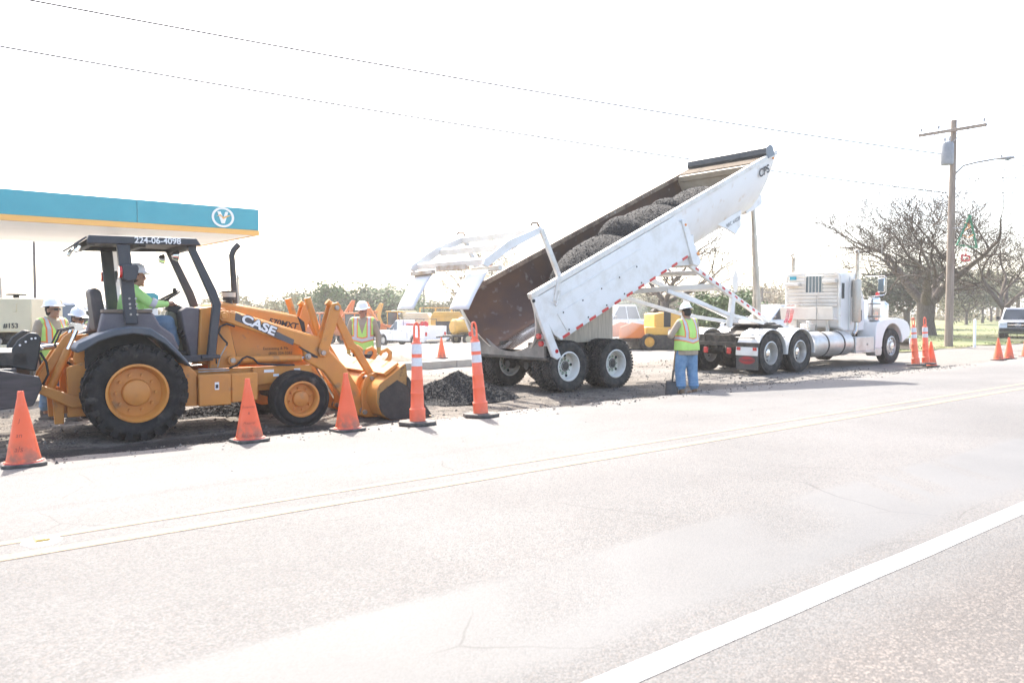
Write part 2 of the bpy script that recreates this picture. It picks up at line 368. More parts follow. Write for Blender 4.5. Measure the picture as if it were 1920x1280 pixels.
# ------------------------------------------------------------------ ground sheets
def steps(lst):
    out = []
    for a, b, n in lst: out += [a + (b-a)*i/n for i in range(n)]
    return out + [lst[-1][1]]
def hashn(x, y): 
    s = math.sin(x*127.1 + y*311.7)*43758.5453; return s - math.floor(s)
def vnoise(x, y):
    i, j = math.floor(x), math.floor(y); a, b = x-i, y-j; a = a*a*(3-2*a); b = b*b*(3-2*b)
    return (hashn(i,j)*(1-a)+hashn(i+1,j)*a)*(1-b) + (hashn(i,j+1)*(1-a)+hashn(i+1,j+1)*a)*b
us = steps([(-600,-60,14), (-60,-6,18), (-6,18,200), (18,60,90), (60,200,28), (200,1500,20)])
vs = steps([(9.0,9.2,2), (9.2,14.5,66), (14.5,24,48), (24,60,36), (60,160,20), (160,1600,16)])
mb = MB(); k = len(vs)
for u in us:
    for v in vs:
        z = ground_z(u, v) if v > 9.35 else SITE
        if v > 9.35 and v < 60: z += (vnoise(u*1.3, v*2.6)-.5)*.035 + (vnoise(u*5, v*7)-.5)*.02
        x, y = W(u, v); mb.v.append((x, y, z))
n = len(us)
mb.f = [(i*k+j, (i+1)*k+j, (i+1)*k+j+1, i*k+j+1) for i in range(n-1) for j in range(k-1)]; mb.mi = [0]*len(mb.f)
mb.build('ground', SITE_M, smooth=80, kind='structure')
def edge_v(u): return 9.32 + (vnoise(u*1.6, 3)-.5)*.22 + (vnoise(u*7, 9)-.5)*.09
vr = steps([(-300,-30,6), (-30,2,8), (2,9,14)])
ur = steps([(-600,-20,20), (-20,40,360), (40,120,80), (120,1500,20)])
mb = MB()
for u in ur:
    row = [(v, road_z(v)) for v in vr]; e = edge_v(u); row += [(e-.05, road_z(e-.05)), (e, road_z(e)-.02), (e+.03, SITE-.03)]
    for v, z in row:
        x, y = W(u, v); mb.v.append((x, y, z if v > -20 else road_z(-20)))
k = len(vr)+3
mb.f = [(i*k+j, (i+1)*k+j, (i+1)*k+j+1, i*k+j+1) for i in range(len(ur)-1) for j in range(k-1)]; mb.mi = [0]*len(mb.f)
mb.build('road', ROAD_M, smooth=50, kind='structure')
# painted lines
def paint_material(name, c, wear):
    m, nt, b = newmat(name); g, u, v = uv_nodes(nt)
    f = rng(nt, noise(nt, g, 55, 4, .7), wear-.06, wear+.06)
    nt.links.new(mixc(nt, f, (.11,.105,.10), c), b.inputs['Base Color']); b.inputs['Roughness'].default_value = .85; b.inputs['Specular IOR Level'].default_value = .15
    bump(nt, voro(nt, g, 95, 'Distance'), .4, .004, b); return m
yellow_line = paint_material('worn_yellow_line', (.27,.215,.155), .40); white_line = paint_material('worn_white_line', (.40,.395,.385), .36)
def line(name, v, w, m):
    mb = MB(); pts = steps([(-60,-5,20), (-5,60,130), (60,1200,40)])
    for u in pts:
        j = (vnoise(u*3, v)-.5)*.012
        for q in (v-w/2+j, v+w/2+j): x, y = W(u, q); mb.v.append((x, y, road_z(q)+.003))
    mb.f = [(2*i, 2*i+2, 2*i+3, 2*i+1) for i in range(len(pts)-1)]; mb.mi = [0]*len(mb.f)
    return mb.build(name, m, smooth=0, kind='structure')
line('centre_line', 5.64, .10, yellow_line); line('centre_line', 5.31, .11, yellow_line); line('edge_line', 2.2, .135, white_line)
p = G(78, 1014); mb = MB(); mb.prism([(-.05,0), (.05,0), (.032,.02), (-.032,.02)], -.05, .05)
rm = mb.build('road_reflector', mat('reflector_amber', (.62,.42,.14), rough=.3), bevel=.004); rm.location = p + Vector((0,0,.006)); rm.rotation_euler = (0,0,PHI)
mb = MB(); mb.lathe([(0,.001), (.07,.004), (.11,-.006)], axis='z', n=14); mb.build('adhesive_pad', decal_white, rm)
tag(rm, 'small amber raised reflector between the double yellow lines', 'road reflector')
# park lawn beyond the driveway
mb = MB(); ug = steps([(0,50,60), (50,320,30)]); vg = steps([(14.6,24,14), (24,90,30)])
for u0 in ug:
    for v in vg:
        u = u0 + max(29, 1.67*v + 3)
        vv = v + (vnoise(u*.6, 5)-.5)*.9*(v < 16); uu = u + (vnoise(3, v*.5)-.5)*2*(u < 32)
        x, y = W(uu, vv); mb.v.append((x, y, ground_z(uu, vv)+.03))
k = len(vg); mb.f = [(i*k+j, (i+1)*k+j, (i+1)*k+j+1, i*k+j+1) for i in range(len(ug)-1) for j in range(k-1)]; mb.mi = [0]*len(mb.f)
mb.build('park_lawn', GRASS_M, kind='structure')
rr = random.Random(5); mb = MB()
for i in range(9000):
    u = 29.5 + rr.random()**1.6*60; v = 14.7 + rr.random()**2*30
    if vnoise(u*.25, v*.3) < .35 or u < 1.67*v+3.5: continue
    x, y = W(u, v); z = ground_z(u, v)+.02
    for q in range(3):
        a = rr.random()*6.28; h = .02+rr.random()*.05; w = .03; lx, ly = math.cos(a)*.07, math.sin(a)*.07
        mb.add([(x-w*math.sin(a), y+w*math.cos(a), z), (x+w*math.sin(a), y-w*math.cos(a), z), (x+lx, y+ly, z+h)], [(0,1,2)])
o = mb.build('grass_tufts', mat('grass_blades', (.10,.14,.035), (.24,.23,.09), 1.5, .8, world_co=True), smooth=0, kind='stuff')
tag(o, 'short green grass growing on the park lawn', 'grass')
# loose stones: along the broken pavement edge and on the work site
rr = random.Random(8); mb = MB()
def stone(mb, x, y, z, s):
    a = rr.random()*6.28; q = [(math.cos(a+i*1.57)*s*(.6+rr.random()*.6), math.sin(a+i*1.57)*s*(.6+rr.random()*.6)) for i in range(4)]
    mb.add([(x+e[0], y+e[1], z) for e in q] + [(x, y, z+s*(.5+rr.random()*.6))], [(0,1,4), (1,2,4), (2,3,4), (3,0,4)])
for i in range(2600):
    u = -2 + rr.random()*26; v = 9.3 - abs(rr.gauss(0, .28)) if rr.random() < .55 else 9.3 + rr.random()*1.3
    if u < 7 and v > 9.35 and rr.random() < .85: continue
    x, y = W(u, v); stone(mb, x, y, (road_z(v) if v < edge_v(u)-.06 else ground_z(u, v)), .006 + rr.random()**3*.022)
for i in range(5200):
    u = 0 + rr.random()*22; v = 9.6 + rr.random()**1.4*8
    if u < 7 and v < 10.7 and rr.random() < .85: continue
    x, y = W(u, v); stone(mb, x, y, ground_z(u, v)-.004, .01 + rr.random()**3*.035)
for i in range(60):
    u = 2 + rr.random()*18; v = 5.9 + rr.random()*3; x, y = W(u, v); stone(mb, x, y, road_z(v), .004 + rr.random()**2*.008)
o = mb.build('loose_stones', mat('loose_stones', (.028,.026,.024), (.22,.20,.17), 7, .85, world_co=True, lo=.42, hi=.62), smooth=0, kind='stuff')
tag(o, 'loose stones and asphalt crumbs along the pavement edge', 'stones')
# piles of fresh asphalt
def heap(name, c, rx, ry, h, rot, seed, label, n=90):
    rr = random.Random(seed); mb = MB()
    def fn(a, b):
        x = (a*2-1)*rx; y = (b*2-1)*ry; q = math.sqrt((x/rx)**2 + (y/ry)**2)
        q *= 1 + .16*(vnoise(x*2.5+seed, y*2.5)-.5)*2
        z = h*max(0, 1-q)**.85 * (1+.25*(vnoise(x*4, y*4+seed)-.5)) if q < 1 else -.12
        if q < 1.0: z += (rr.random()-.5)*.04*min(1, (1-q)*6)
        return (x, y, z)
    mb.grid(n, n, fn)
    for i in range(2600):
        a, b = rr.random(), rr.random(); p = fn(a, b)
        if p[2] < 0: continue
        t = .008 + rr.random()**2*.016; w = [Vector((rr.gauss(0,1), rr.gauss(0,1), rr.gauss(0,1))).normalized()*t for _ in range(4)]; mb.add([Vector(p)+q for q in w], [(0,1,2), (0,2,3), (0,3,1), (1,3,2)])
    o = mb.build(name, asphalt_new, smooth=0); o.location = c; o.rotation_euler = (0, 0, rot); return tag(o, label, 'asphalt pile')
c = G(872, 752); c.x, c.y = c.x - .25*NX + .5*NX, c.y + .5*NY
heap('asphalt_pile', (c.x, c.y, SITE-.01), 1.15, .95, .52, PHI, 3, 'black mound of fresh asphalt on the ground beneath the dump trailer lip', 110)
c = G(425, 772); heap('asphalt_windrow', (c.x, c.y, SITE-.01), 1.0, .45, .17, PHI, 5, 'low black ridge of asphalt on the ground behind the loader wheels', 60)
# concrete kerb under construction behind the trailer
a, b = G(640, 702), G(1010, 676); d = (b-a); L = d.length; root = empty('concrete_kerb', ((a.x+b.x)/2, (a.y+b.y)/2, SITE-.03), math.atan2(d.y, d.x), 'long low concrete kerb lying on the gravel lot behind the loader bucket', 'kerb')
for i in range(4):
    mb = MB(); mb.bb(-L/2+i*L/4+.006, -L/2+(i+1)*L/4-.006, -.2, .2, 0, .23); mb.build('kerb_section', concrete, root, bevel=.025)
c = G(735, 686); mb = MB(); rr = random.Random(2)
mb.grid(26, 16, lambda a, b: ((a-.5)*2.6, (b-.5)*1.5, .3*max(0, 1-((a-.5)**2*4+(b-.5)**2*4))*(.7+.6*vnoise(a*7, b*7))-.02+rr.random()*.02))
o = mb.build('dirt_mound', mat('dirt', (.26,.215,.16), (.36,.31,.24), 5, .95, bump=.4), smooth=0); o.location = (c.x, c.y+1.2, SITE); o.rotation_euler = (0,0,PHI); tag(o, 'small heap of pale dirt on the lot behind the concrete kerb', 'dirt mound')
# ------------------------------------------------------------------ wheels
def wheel(parent, c, rad, wid, rim, side, m_tyre, m_rim, style, name='wheel', dual=False):
    """tyre with tread > rim; side = -1 faces the near (right-hand) side of the vehicle"""
    x, y, z = c; mb = MB(); h = wid/2; sh = rad - (.06 if style == 'lug' else .035)
    prof = [(rim, -h*.72), (rim+.03, -h*.86), ((rim+rad)/2, -h*1.0), (sh-.03, -h*.97), (sh, -h*.86), (sh+.012, -h*.5), (sh+.015, 0), (sh+.012, h*.5), (sh, h*.86), (sh-.03, h*.97), ((rim+rad)/2, h), (rim+.03, h*.86), (rim, h*.72)]
    mb.lathe(prof, (0,0,0), 'y', 44)
    if style == 'lug':                            # wide diagonal bars
        n = 20
        for s in (-1, 1):
            for i in range(n):
                a = 2*math.pi*(i + (.5 if s > 0 else 0))/n
                for q in range(4):
                    aa = a + q*.085; yy = s*(h*(.9 - q*.26)); r = rad - .03 - (.02 if q == 0 else 0)
                    M = Matrix.Rotation(-aa, 3, 'Y') @ Matrix.Rotation(s*.45, 3, 'X').to_3x3() if False else Matrix.Rotation(-aa, 3, 'Y')
                    mb.box(M @ Vector((r, yy, 0)), (.062, h*.30, .075), M)
                M = Matrix.Rotation(-a, 3, 'Y'); mb.box(M @ Vector((rad-.075, s*h*.95, 0)), (.09, .05, .07), M)
    elif style == 'block':
        n = 46
        for row, yy in enumerate((-.78, -.4, 0, .4, .78)):
            for i in range(n):
                a = 2*math.pi*(i + .5*(row % 2))/n; M = Matrix.Rotation(-a, 3, 'Y') @ Matrix.Rotation(.35*(1 if row % 2 else -1), 3, 'X')
                mb.box(M @ Vector((rad-.017, yy*h, 0)) if False else Matrix.Rotation(-a, 3, 'Y') @ Vector((rad-.014, yy*h, 0)), (.03, h*.3, 2*math.pi*rad/n*.62), M)
    else:
        for yy in (-.78, -.4, 0, .4, .78):
            mb.lathe([(sh, (yy-.17)*h), (rad, (yy-.15)*h), (rad, (yy+.15)*h), (sh, (yy+.17)*h)], (0,0,0), 'y', 44)
    o = mb.build(name, m_tyre, parent, smooth=50); o.location = (x, y, z); o.rotation_euler = (0, random.random()*6, 0)
    s = side; mb = MB()
    if style == 'lug' or style == 'front':
        d = s*h
        mb.lathe([(rim+.012, d*.80), (rim+.02, d*.93), (rim-.005, d*.95), (rim-.02, d*.86), (rim-.03, d*.45), (rim*.86, d*.30), (rim*.55, d*.34), (rim*.5, d*.34), (rim*.46, d*.62), (rim*.40, d*.68), (0, d*.70)], (0,0,0), 'y', 40)
        mb.lathe([(rim+.01, -d*.85), (rim-.03, -d*.4), (0, -d*.4)], (0,0,0), 'y', 24)
        nb = 10 if style == 'lug' else 8
        for i in range(nb):
            a = 2*math.pi*(i+.3)/nb; mb.cyl((math.cos(a)*rim*.66, d*.34+s*.015, math.sin(a)*rim*.66), .021 if style == 'lug' else .015, .06, 'y', 6)
    elif style == 'rib' and not dual:             # steer wheel with vent holes
        d = s*h
        mb.lathe([(rim+.01, d*.85), (rim-.012, d*.9), (rim-.02, d*.55), (rim*.88, d*.5), (rim*.62, d*.72), (rim*.42, d*.74), (rim*.40, d*.95), (rim*.3, d*1.05), (0, d*1.08)], (0,0,0), 'y', 40)
        for i in range(10):
            a = 2*math.pi*i/10; mb.cyl((math.cos(a)*rim*.5, d*.76, math.sin(a)*rim*.5), .014, .05, 'y', 6)
    else:                                         # deep-dish outer dual
        d = s*h
        mb.lathe([(rim+.012, d*.85), (rim-.012, d*.92), (rim-.02, d*.8), (rim-.03, -d*.2), (rim*.9, -d*.42), (rim*.55, -d*.5), (rim*.42, -d*.45), (rim*.4, -d*.05), (rim*.3, d*.1), (0, d*.12)], (0,0,0), 'y', 40)
        for i in range(10):
            a = 2*math.pi*i/10; mb.cyl((math.cos(a)*rim*.5, -d*.42, math.sin(a)*rim*.5), .015, .07, 'y', 6)
    r = mb.build('rim', m_rim, o, smooth=40)
    if style in ('rib', 'block'):
        mb = MB()
        for i in range(10 if style == 'rib' and not dual else 5):
            n = 10 if style == 'rib' and not dual else 5
            a = 2*math.pi*(i+.5)/n; rr_ = rim*(.76 if n == 10 else .74); dd = (h*s*.64 if n == 10 else -h*s*.455)
            mb.cyl((math.cos(a)*rr_, dd, math.sin(a)*rr_), .022 if n == 10 else .03, .02, 'y', 10)
        mb.build('vent_holes', decal_black, o)
        if style == 'block':
            mb = MB()
            for i in range(10):
                a = 2*math.pi*i/10; mb.box((math.cos(a)*rim*.5, -h*s*.3, math.sin(a)*rim*.5), (.05,.04,.015), Matrix.Rotation(-a, 3, 'Y'))
            [x.build('nut_indicator', MATS.get('nut_indicator_green') or mat('nut_indicator_green', (.05,.16,.04), rough=.6), o) for x in islands(mb)] if True else mb.build('nut_indicators', mat('nut_indicator_green', (.05,.16,.04), rough=.6), o)
            mb = MB(); mb.lathe([(rim*.40, -h*s*.3), (rim*.36, h*s*.06), (rim*.2, h*s*.16), (0, h*s*.17)], (0,0,0), 'y', 20); mb.build('hub', greasy, o)
        else:
            mb = MB(); d = h*s; mb.lathe([(rim*.36, d*.9 if not dual else d*.0), (rim*.34, d*1.02 if not dual else d*.28), (rim*.18, d*1.12 if not dual else d*.4), (0, d*1.14 if not dual else d*.42)], (0,0,0), 'y', 20); mb.build('hub', chrome, o)
    return o
# ------------------------------------------------------------------ loader
LF = Frame(-5.24, 10.73, SITE-.01, R(34.4)); L_ = LF.P
loader = empty('skip_loader', LF.o, LF.phi, 'orange skip loader with open canopy roof, front bucket and black rear box blade', 'loader')
def lp(pts, lat): return [L_(a, b, lat) for a, b in pts]
def part(name, fn, m, bevel=.006, parent=None, smooth=35, sp=False):
    mb = MB(); fn(mb)
    if sp: return split(mb, name, m, parent or loader, bevel, smooth)
    return mb.build(name, m, parent or loader, bevel=bevel, smooth=smooth)
# wheels
for y, s in ((-.83, -1), (.83, 1)):
    wheel(loader, (0.02, y, .605), .605, .46, .345, s, rubber, case_orange, 'lug')
for y, s in ((-.84, -1), (.84, 1)):
    wheel(loader, (2.13, y, .395), .395, .31, .232, s, rubber, case_orange, 'front')
part('axle', lambda m: (m.tube([(0,-.7,.6),(0,.7,.6)], .13, 14), m.box((0,0,.62), (.5,.5,.42))), greasy)
part('axle', lambda m: (m.tube([(2.13,-.75,.38),(2.13,.75,.38)], .08, 12), m.box((2.13,0,.45), (.25,.5,.2))), greasy)
# chassis and side boxes
def fn(m):
    for s in (-1, 1): m.prism([(-.45,.55), (-.45,1.0), (.6,1.0), (.8,.83), (2.42,.83), (2.5,.75), (2.45,.52), (1.5,.5), (.6,.5)], s*.42, s*.52)
    m.bb(.5, 2.4, -.41, .41, .5, .78); m.bb(-.45, .5, -.41, .41, .5, 1.05)
part('frame', fn, case_orange)
for s in (-1, 1):
    q = lp([(373,701), (429,703)], -.78), lp([(429,703), (479,706)], -.78)
    part('side_box', lambda m: m.prism([(.78,.37), (1.2,.37), (1.2,.785), (.78,.785)], s*.54, s*.86), case_orange, .015)
    part('side_box', lambda m: m.prism([(1.206,.39), (1.56,.41), (1.56,.785), (1.206,.785)], s*.54, s*.845), case_orange, .015)
    part('rear_box_end', lambda m: m.prism([(.55,.38), (.775,.37), (.775,.80), (.66,.93), (.55,.95)], s*.5, s*.80), case_orange, .01)
    part('side_rail', lambda m: m.prism([(1.565,.58), (2.3,.64), (2.42,.74), (2.42,.84), (1.565,.84)], s*.525, s*.60), case_orange, .01)
mb = MB(); mb.bb(.985, 1.04, -.864, -.861, .58, .68); mb.build('warning_sticker', decal_white, loader)
mb = MB(); mb.bb(.995, 1.03, -.867, -.865, .60, .65); mb.build('sticker_print', decal_black, loader)
for x0, x1, z0, z1 in ((1.72,1.86,.76,.80), (1.85,1.93,.70,.735), (2.15,2.24,.74,.80)):
    mb = MB(); mb.bb(x0, x1, -.604, -.601, z0, z1); mb.build('data_plate', decal_white, loader)
# hood
hood = part('hood', lambda m: m.prism([(1.10,.85), (1.10,1.72), (1.28,1.74), (2.28,1.56), (2.38,1.46), (2.42,1.20), (2.42,.86)], -.36, .36), case_orange, .04)
part('hood_top_rib', lambda m: m.prism([(1.24,1.73), (1.24,1.765), (2.2,1.595), (2.26,1.55)], -.2, .2), case_orange, .015, hood)
part('grille_bar', lambda m: [m.bb(2.405, 2.435, -.3, .3, .92+i*.06, .95+i*.06) for i in range(8)], black, .004, hood, sp=True)
part('grille_surround', lambda m: m.prism([(2.30,1.54), (2.395,1.46), (2.43,1.2), (2.40,1.2), (2.34,1.40)], -.37, .37), black, .005, hood)
part('hood_seam', lambda m: m.tube([L_(a,b,-.363)[:1]+(-.363,)+L_(a,b,-.363)[1:] for a, b in ((432,622),(443,667))], .006, 6), black, 0, hood)
# dash cowl and cab floor
part('cowl', lambda m: m.prism([(.88,.90), (.93,1.66), (1.09,1.69), (1.09,.86)], -.40, .40), case_orange, .02)
part('dash_panel', lambda m: m.prism([(.72,1.36), (.68,1.62), (.76,1.68), (.93,1.665), (.89,1.0), (.80,1.0)], -.36, .36), panel_grey, .02)
part('dash_rib', lambda m: [m.box((.70+i*.035, 0, 1.36-i*.045), (.02,.60,.10), Matrix.Rotation(.6, 3, 'Y')) for i in range(6)], black, .004, sp=True)
part('steering_column', lambda m: m.prism([(.50,1.02), (.42,1.10), (.58,1.62), (.66,1.62), (.78,1.0)], -.10, .10), mat('olive_column', (.20,.19,.12), (.15,.14,.1), 6, .6), .01)
part('steering_pod', lambda m: (m.box((.66,0,1.66), (.16,.22,.12), Matrix.Rotation(.5,3,'Y')), m.tube([(.63,0,1.66),(.56,0,1.79)], .03, 10), m.tube([(.68,-.05,1.68),(.62,-.2,1.74)], .008, 6)), black, .01)
def fn(m):
    A = Vector((.57,0,1.80)); ax = Vector((-.5,0,.866)); e1 = Vector((0,1,0)); e2 = ax.cross(e1)
    m.tube([A + (e1*math.cos(t)+e2*math.sin(t))*.20 for t in [2*math.pi*i/28 for i in range(29)]], .016, 8, cap=False)
    for t in (0.5, 2.6, 4.7): m.tube([A-ax*.03, A+(e1*math.cos(t)+e2*math.sin(t))*.2], .012, 6)
    m.ell(A + e1*-.15 + e2*-.12 + ax*.05, (.03,.03,.04), 10, 6)
part('steering_wheel', fn, black, 0)
part('cab_floor', lambda m: m.bb(.05, 1.0, -.55, .55, .98, 1.02), black, .005)
part('step_rail', lambda m: (m.bar((.62,-.62,.985), (1.02,-.62,1.0), .10, .085), m.bar((.62,.62,.985), (1.02,.62,1.0), .10, .085)), dark_grey, .01, sp=True)
# fenders and consoles
for s in (-1, 1):
    y0, y1 = (s*.50, s*1.04)
    top = [(-.66,1.17), (-.62,1.235), (-.40,1.34), (-.22,1.405), (-.02,1.435), (.18,1.41), (.36,1.28), (.52,1.10), (.655,.93)]
    bot = [(.635,.905), (.50,1.05), (.34,1.21), (.17,1.315), (-.02,1.345), (-.22,1.315), (-.40,1.255), (-.56,1.15), (-.64,1.12)]
    part('fender', lambda m: m.prism(top+bot, y0, y1), fender_grey, .02)
    part('fender_inner', lambda m: m.prism([(-.5,.9), (-.5,1.24), (-.2,1.33), (.17,1.33), (.5,1.02), (.5,.9)], s*.50, s*.54), black, .004)
    part('console', lambda m: m.prism([(-.36,1.33), (-.30,1.60), (.28,1.60), (.36,1.44), (.52,1.32), (.60,1.12), (.42,1.10), (.2,1.36)], s*.44, s*.66), panel_grey, .025)
    part('console_trim', lambda m: m.bb(-.31, .27, s*.47, s*.675, 1.60, 1.645), mat('brown_trim', (.16,.12,.09), (.2,.15,.11), 5, .7), .008)
# seat
part('seat', lambda m: m.prism([(-.28,1.28), (.28,1.26), (.30,1.36), (-.20,1.40)], -.25, .25), black, .04)
part('seat_back', lambda m: m.prism([(-.34,1.35), (-.40,1.90), (-.33,1.93), (-.26,1.88), (-.19,1.38)], -.25, .25), mat('seat_vinyl', (.05,.042,.042), (.085,.07,.065), 5, .55), .05)
# ROPS canopy
roof = part('canopy_roof', lambda m: (m.bb(-.42, .78, -.70, .70, 2.515, 2.55)), dark_grey, .01)
for s in (-1, 1):
    part('roof_rail', lambda m: m.prism([(-.48,2.45), (-.46,2.555), (.80,2.575), (.86,2.485)], s*.70, s*.78), dark_grey, .012)
    part('rear_post', lambda m: m.prism([(-.145,2.46), (.005,2.46), (.085,1.46), (-.065,1.46)], s*.665, s*.765), dark_grey, .012)
    part('front_post', lambda m: m.prism([(.70,2.48), (.80,2.48), (1.07,1.90), (1.13,1.72), (1.05,1.02), (.94,1.02), (1.02,1.70), (.97,1.84)], s*.60, s*.69), dark_grey, .012)
    part('post_foot', lambda m: m.bb(.86, 1.10, s*.56, s*.72, .985, 1.035), dark_grey, .01)
    part('post_bolt', lambda m: [m.cyl((.025 + dx + dz*.07, s*.768, 1.78+dz*-1), .014, .012, 'y', 8) for dx in (-.04,.035) for dz in (0,.07,.12,.20)], steel, 0, sp=True)
    part('tail_light_box', lambda m: m.prism([(-.10,2.02), (-.10,2.20), (.07,2.20), (.09,2.16), (.06,2.02), (-.03,1.99)], s*.77, s*.86), dark_grey, .012)
    part('tail_light', lambda m: m.tube([(-.105,s*.81,2.11), (-.135,s*.81,2.11)], .075, 14), red_lens, 0)
part('roof_crossbar', lambda m: [m.bb(x, x+.08, -.69, .69, 2.44, 2.52) for x in (-.46, .12, .74)], dark_grey, .006, sp=True)
part('rear_roof_visor', lambda m: m.prism([(-.47,2.55), (-.62,2.44), (-.60,2.42), (-.46,2.53)], -.66, .66), dark_grey, .006)
for y in (-.45, .45):
    part('work_lamp', lambda m: (m.lathe([(0,-.05), (.05,-.03), (.075,.03), (.07,.04), (0,.045)], (.60, y, 2.36), 'x', 16)), chrome, 0)
    part('rear_work_lamp', lambda m: m.box((-.55, y, 2.40), (.05,.12,.10), Matrix.Rotation(.5,3,'Y')), chrome, .01)
for s in (-1, 1):
    part('lettering', lambda m: m.bb(0,.0001,0,.0001,0,.0001), decal_white) if False else None
text('roof_number', '224-06-4098', .108, decal_white, loader, basis((.33,-.784,2.518), (1,0,.016), (0,0,1)), bold=.002)
# exhaust, precleaner
part('exhaust_pipe', lambda m: m.tube([(1.50,0,1.6), (1.47,0,2.3), (1.46,0,2.42), (1.49,0,2.50), (1.56,0,2.58)], .042, 14), mat('exhaust_black', (.03,.028,.027), (.06,.05,.045), 6, .5), 0)
part('precleaner', lambda m: (m.cyl((1.36,-.2,1.73), .05, .10, 'z'), m.cyl((1.36,-.2,1.80), .085, .05), m.cyl((1.36,-.2,1.895), .10, .022)), black, .005)
part('precleaner_bowl', lambda m: m.cyl((1.36,-.2,1.853), .092, .066), mat('clear_bowl', (.5,.46,.38), rough=.25), 0)
# loader arms: traced boom plates
boom = [(412,586), (420,582), (432,584), (598,634), (614,655), (650,693), (690,757), (690,775), (680,782), (668,776), (636,737), (606,696), (571,676), (568,656), (560,648), (416,602), (411,595)]
boom = lp(boom, -.60)
for s in (-1, 1):
    arm = part('boom_arm', lambda m: m.prism(boom, s*.53, s*.63), case_orange, .018)
    part('boom_edge_flange', lambda m: m.tube([(x, s*.58, z) for x, z in boom[2:6]], .022, 6), case_orange, 0, arm)
    x, z = L_(418,592,-.6)
    part('pivot_boss', lambda m: (m.cyl((x, s*.645, z), .075, .05, 'y'), m.cyl((x, s*.67, z), .045, .06, 'y')), case_orange, .008, arm)
    for a, b in ((577,668), (603,661), (679,769)):
        x, z = L_(a, b, -.63); part('pin', lambda m: (m.cyl((x, s*.64, z), .045, .04, 'y'), m.cyl((x, s*.66, z), .024, .05, 'y')), steel, .004, arm)
    part('boom_tower', lambda m: m.prism([(1.0,.84), (1.06,1.55), (1.12,1.66), (1.22,1.66), (1.26,1.5), (1.4,.84)], s*.45, s*.525), case_orange, .012)
    # bell crank, bucket link, tilt cylinder
    c1, c2 = L_(628,577,-.62), L_(603,661,-.62)
    part('bell_crank', lambda m: m.prism([(c1[0]-.075,c1[1]+.06), (c1[0]+.03,c1[1]+.085), (c1[0]+.08,c1[1]+.02), (c2[0]+.085,c2[1]+.01), (c2[0]+.04,c2[1]-.07), (c2[0]-.05,c2[1]-.05), (c2[0]-.07,c2[1]+.03)], s*.645, s*.685), case_orange, .012)
    part('bell_crank', lambda m: m.prism([(c1[0]-.075,c1[1]+.06), (c1[0]+.03,c1[1]+.085), (c1[0]+.08,c1[1]+.02), (c2[0]+.085,c2[1]+.01), (c2[0]+.04,c2[1]-.07), (c2[0]-.05,c2[1]-.05), (c2[0]-.07,c2[1]+.03)], s*.475, s*.515), case_orange, .012)
    part('pin', lambda m: (m.cyl((c1[0], s*.60, c1[1]), .03, .24, 'y'), m.cyl((c1[0], s*.695, c1[1]), .035, .03, 'y'), m.cyl((c2[0], s*.695, c2[1]), .035, .03, 'y')), steel, .003)
    lk = lp([(622,590), (634,584), (640,594), (664,643), (672,650), (700,697), (697,705), (688,704), (660,657), (650,653), (645,640)], -.58)
    part('bucket_link', lambda m: m.prism(lk, s*.545, s*.615), case_orange, .015)
    t0, t1 = L_(583,558,-.58), L_(610,640,-.58)
    part('tilt_cylinder', lambda m: m.tube([(t0[0]-.0,s*.42,t0[1]), (t1[0]+.02,s*.42,t1[1]-.1)], .052, 14), case_orange, 0)
    part('cylinder_rod', lambda m: m.tube([(c1[0]-.11,s*.58,c1[1]+.09), (c1[0]-.02,s*.58,c1[1]+.02)], .05, 10), case_orange, .005)
    r0, r1 = L_(615,660,-.5), L_(672,757,-.5)
    part('hydraulic_rod', lambda m: m.tube([(r0[0],s*.44,r0[1]), (r1[0],s*.44,r1[1])], .022, 8), chrome, 0)
    l0, l1, l2 = L_(433,675,-.56), L_(563,671,-.56), L_(578,668,-.56)
    part('lift_cylinder', lambda m: (m.tube([(l0[0],s*.585,l0[1]), (l1[0],s*.585,l1[1])], .046, 14), m.cyl((l0[0], s*.61, l0[1]), .06, .09, 'y'), m.cyl((l1[0]-.01, s*.585, l1[1]), .052, .03, 'x')), case_orange, .004)
    part('cylinder_rod', lambda m: m.tube([(l1[0],s*.585,l1[1]), (l2[0],s*.585,l2[1])], .022, 8), chrome, 0)
    part('pin', lambda m: m.cyl((l0[0], s*.66, l0[1]), .035, .05, 'y'), steel, .004)
    def hz(pts, r=.014): return lambda m: m.tube([(L_(a,b,-.66)[0], s*(.66), L_(a,b,-.66)[1]) for a, b in pts], r, 7)
    part('hydraulic_hose', hz([(440,612), (425,607), (413,612), (410,624), (418,635), (426,643), (425,648)]), hose, 0)
    part('hydraulic_hose', hz([(430,690), (445,684), (455,672), (463,668), (475,672), (485,682), (520,684), (552,684)]), hose, 0)
    part('hydraulic_pipe', hz([(424,648), (413,668), (408,688)], .009), steel, 0)
    part('hydraulic_hose', hz([(405,618), (403,650), (406,682)], .01), hose, 0)
    part('control_pipe', hz([(372,692), (425,691)], .008), steel, 0)
    part('control_pipe', hz([(372,697), (430,694)], .008), steel, 0)
part('torque_tube', lambda m: m.tube([(2.72,-.53,.92), (2.72,.53,.92)], .075, 16), case_orange, 0)
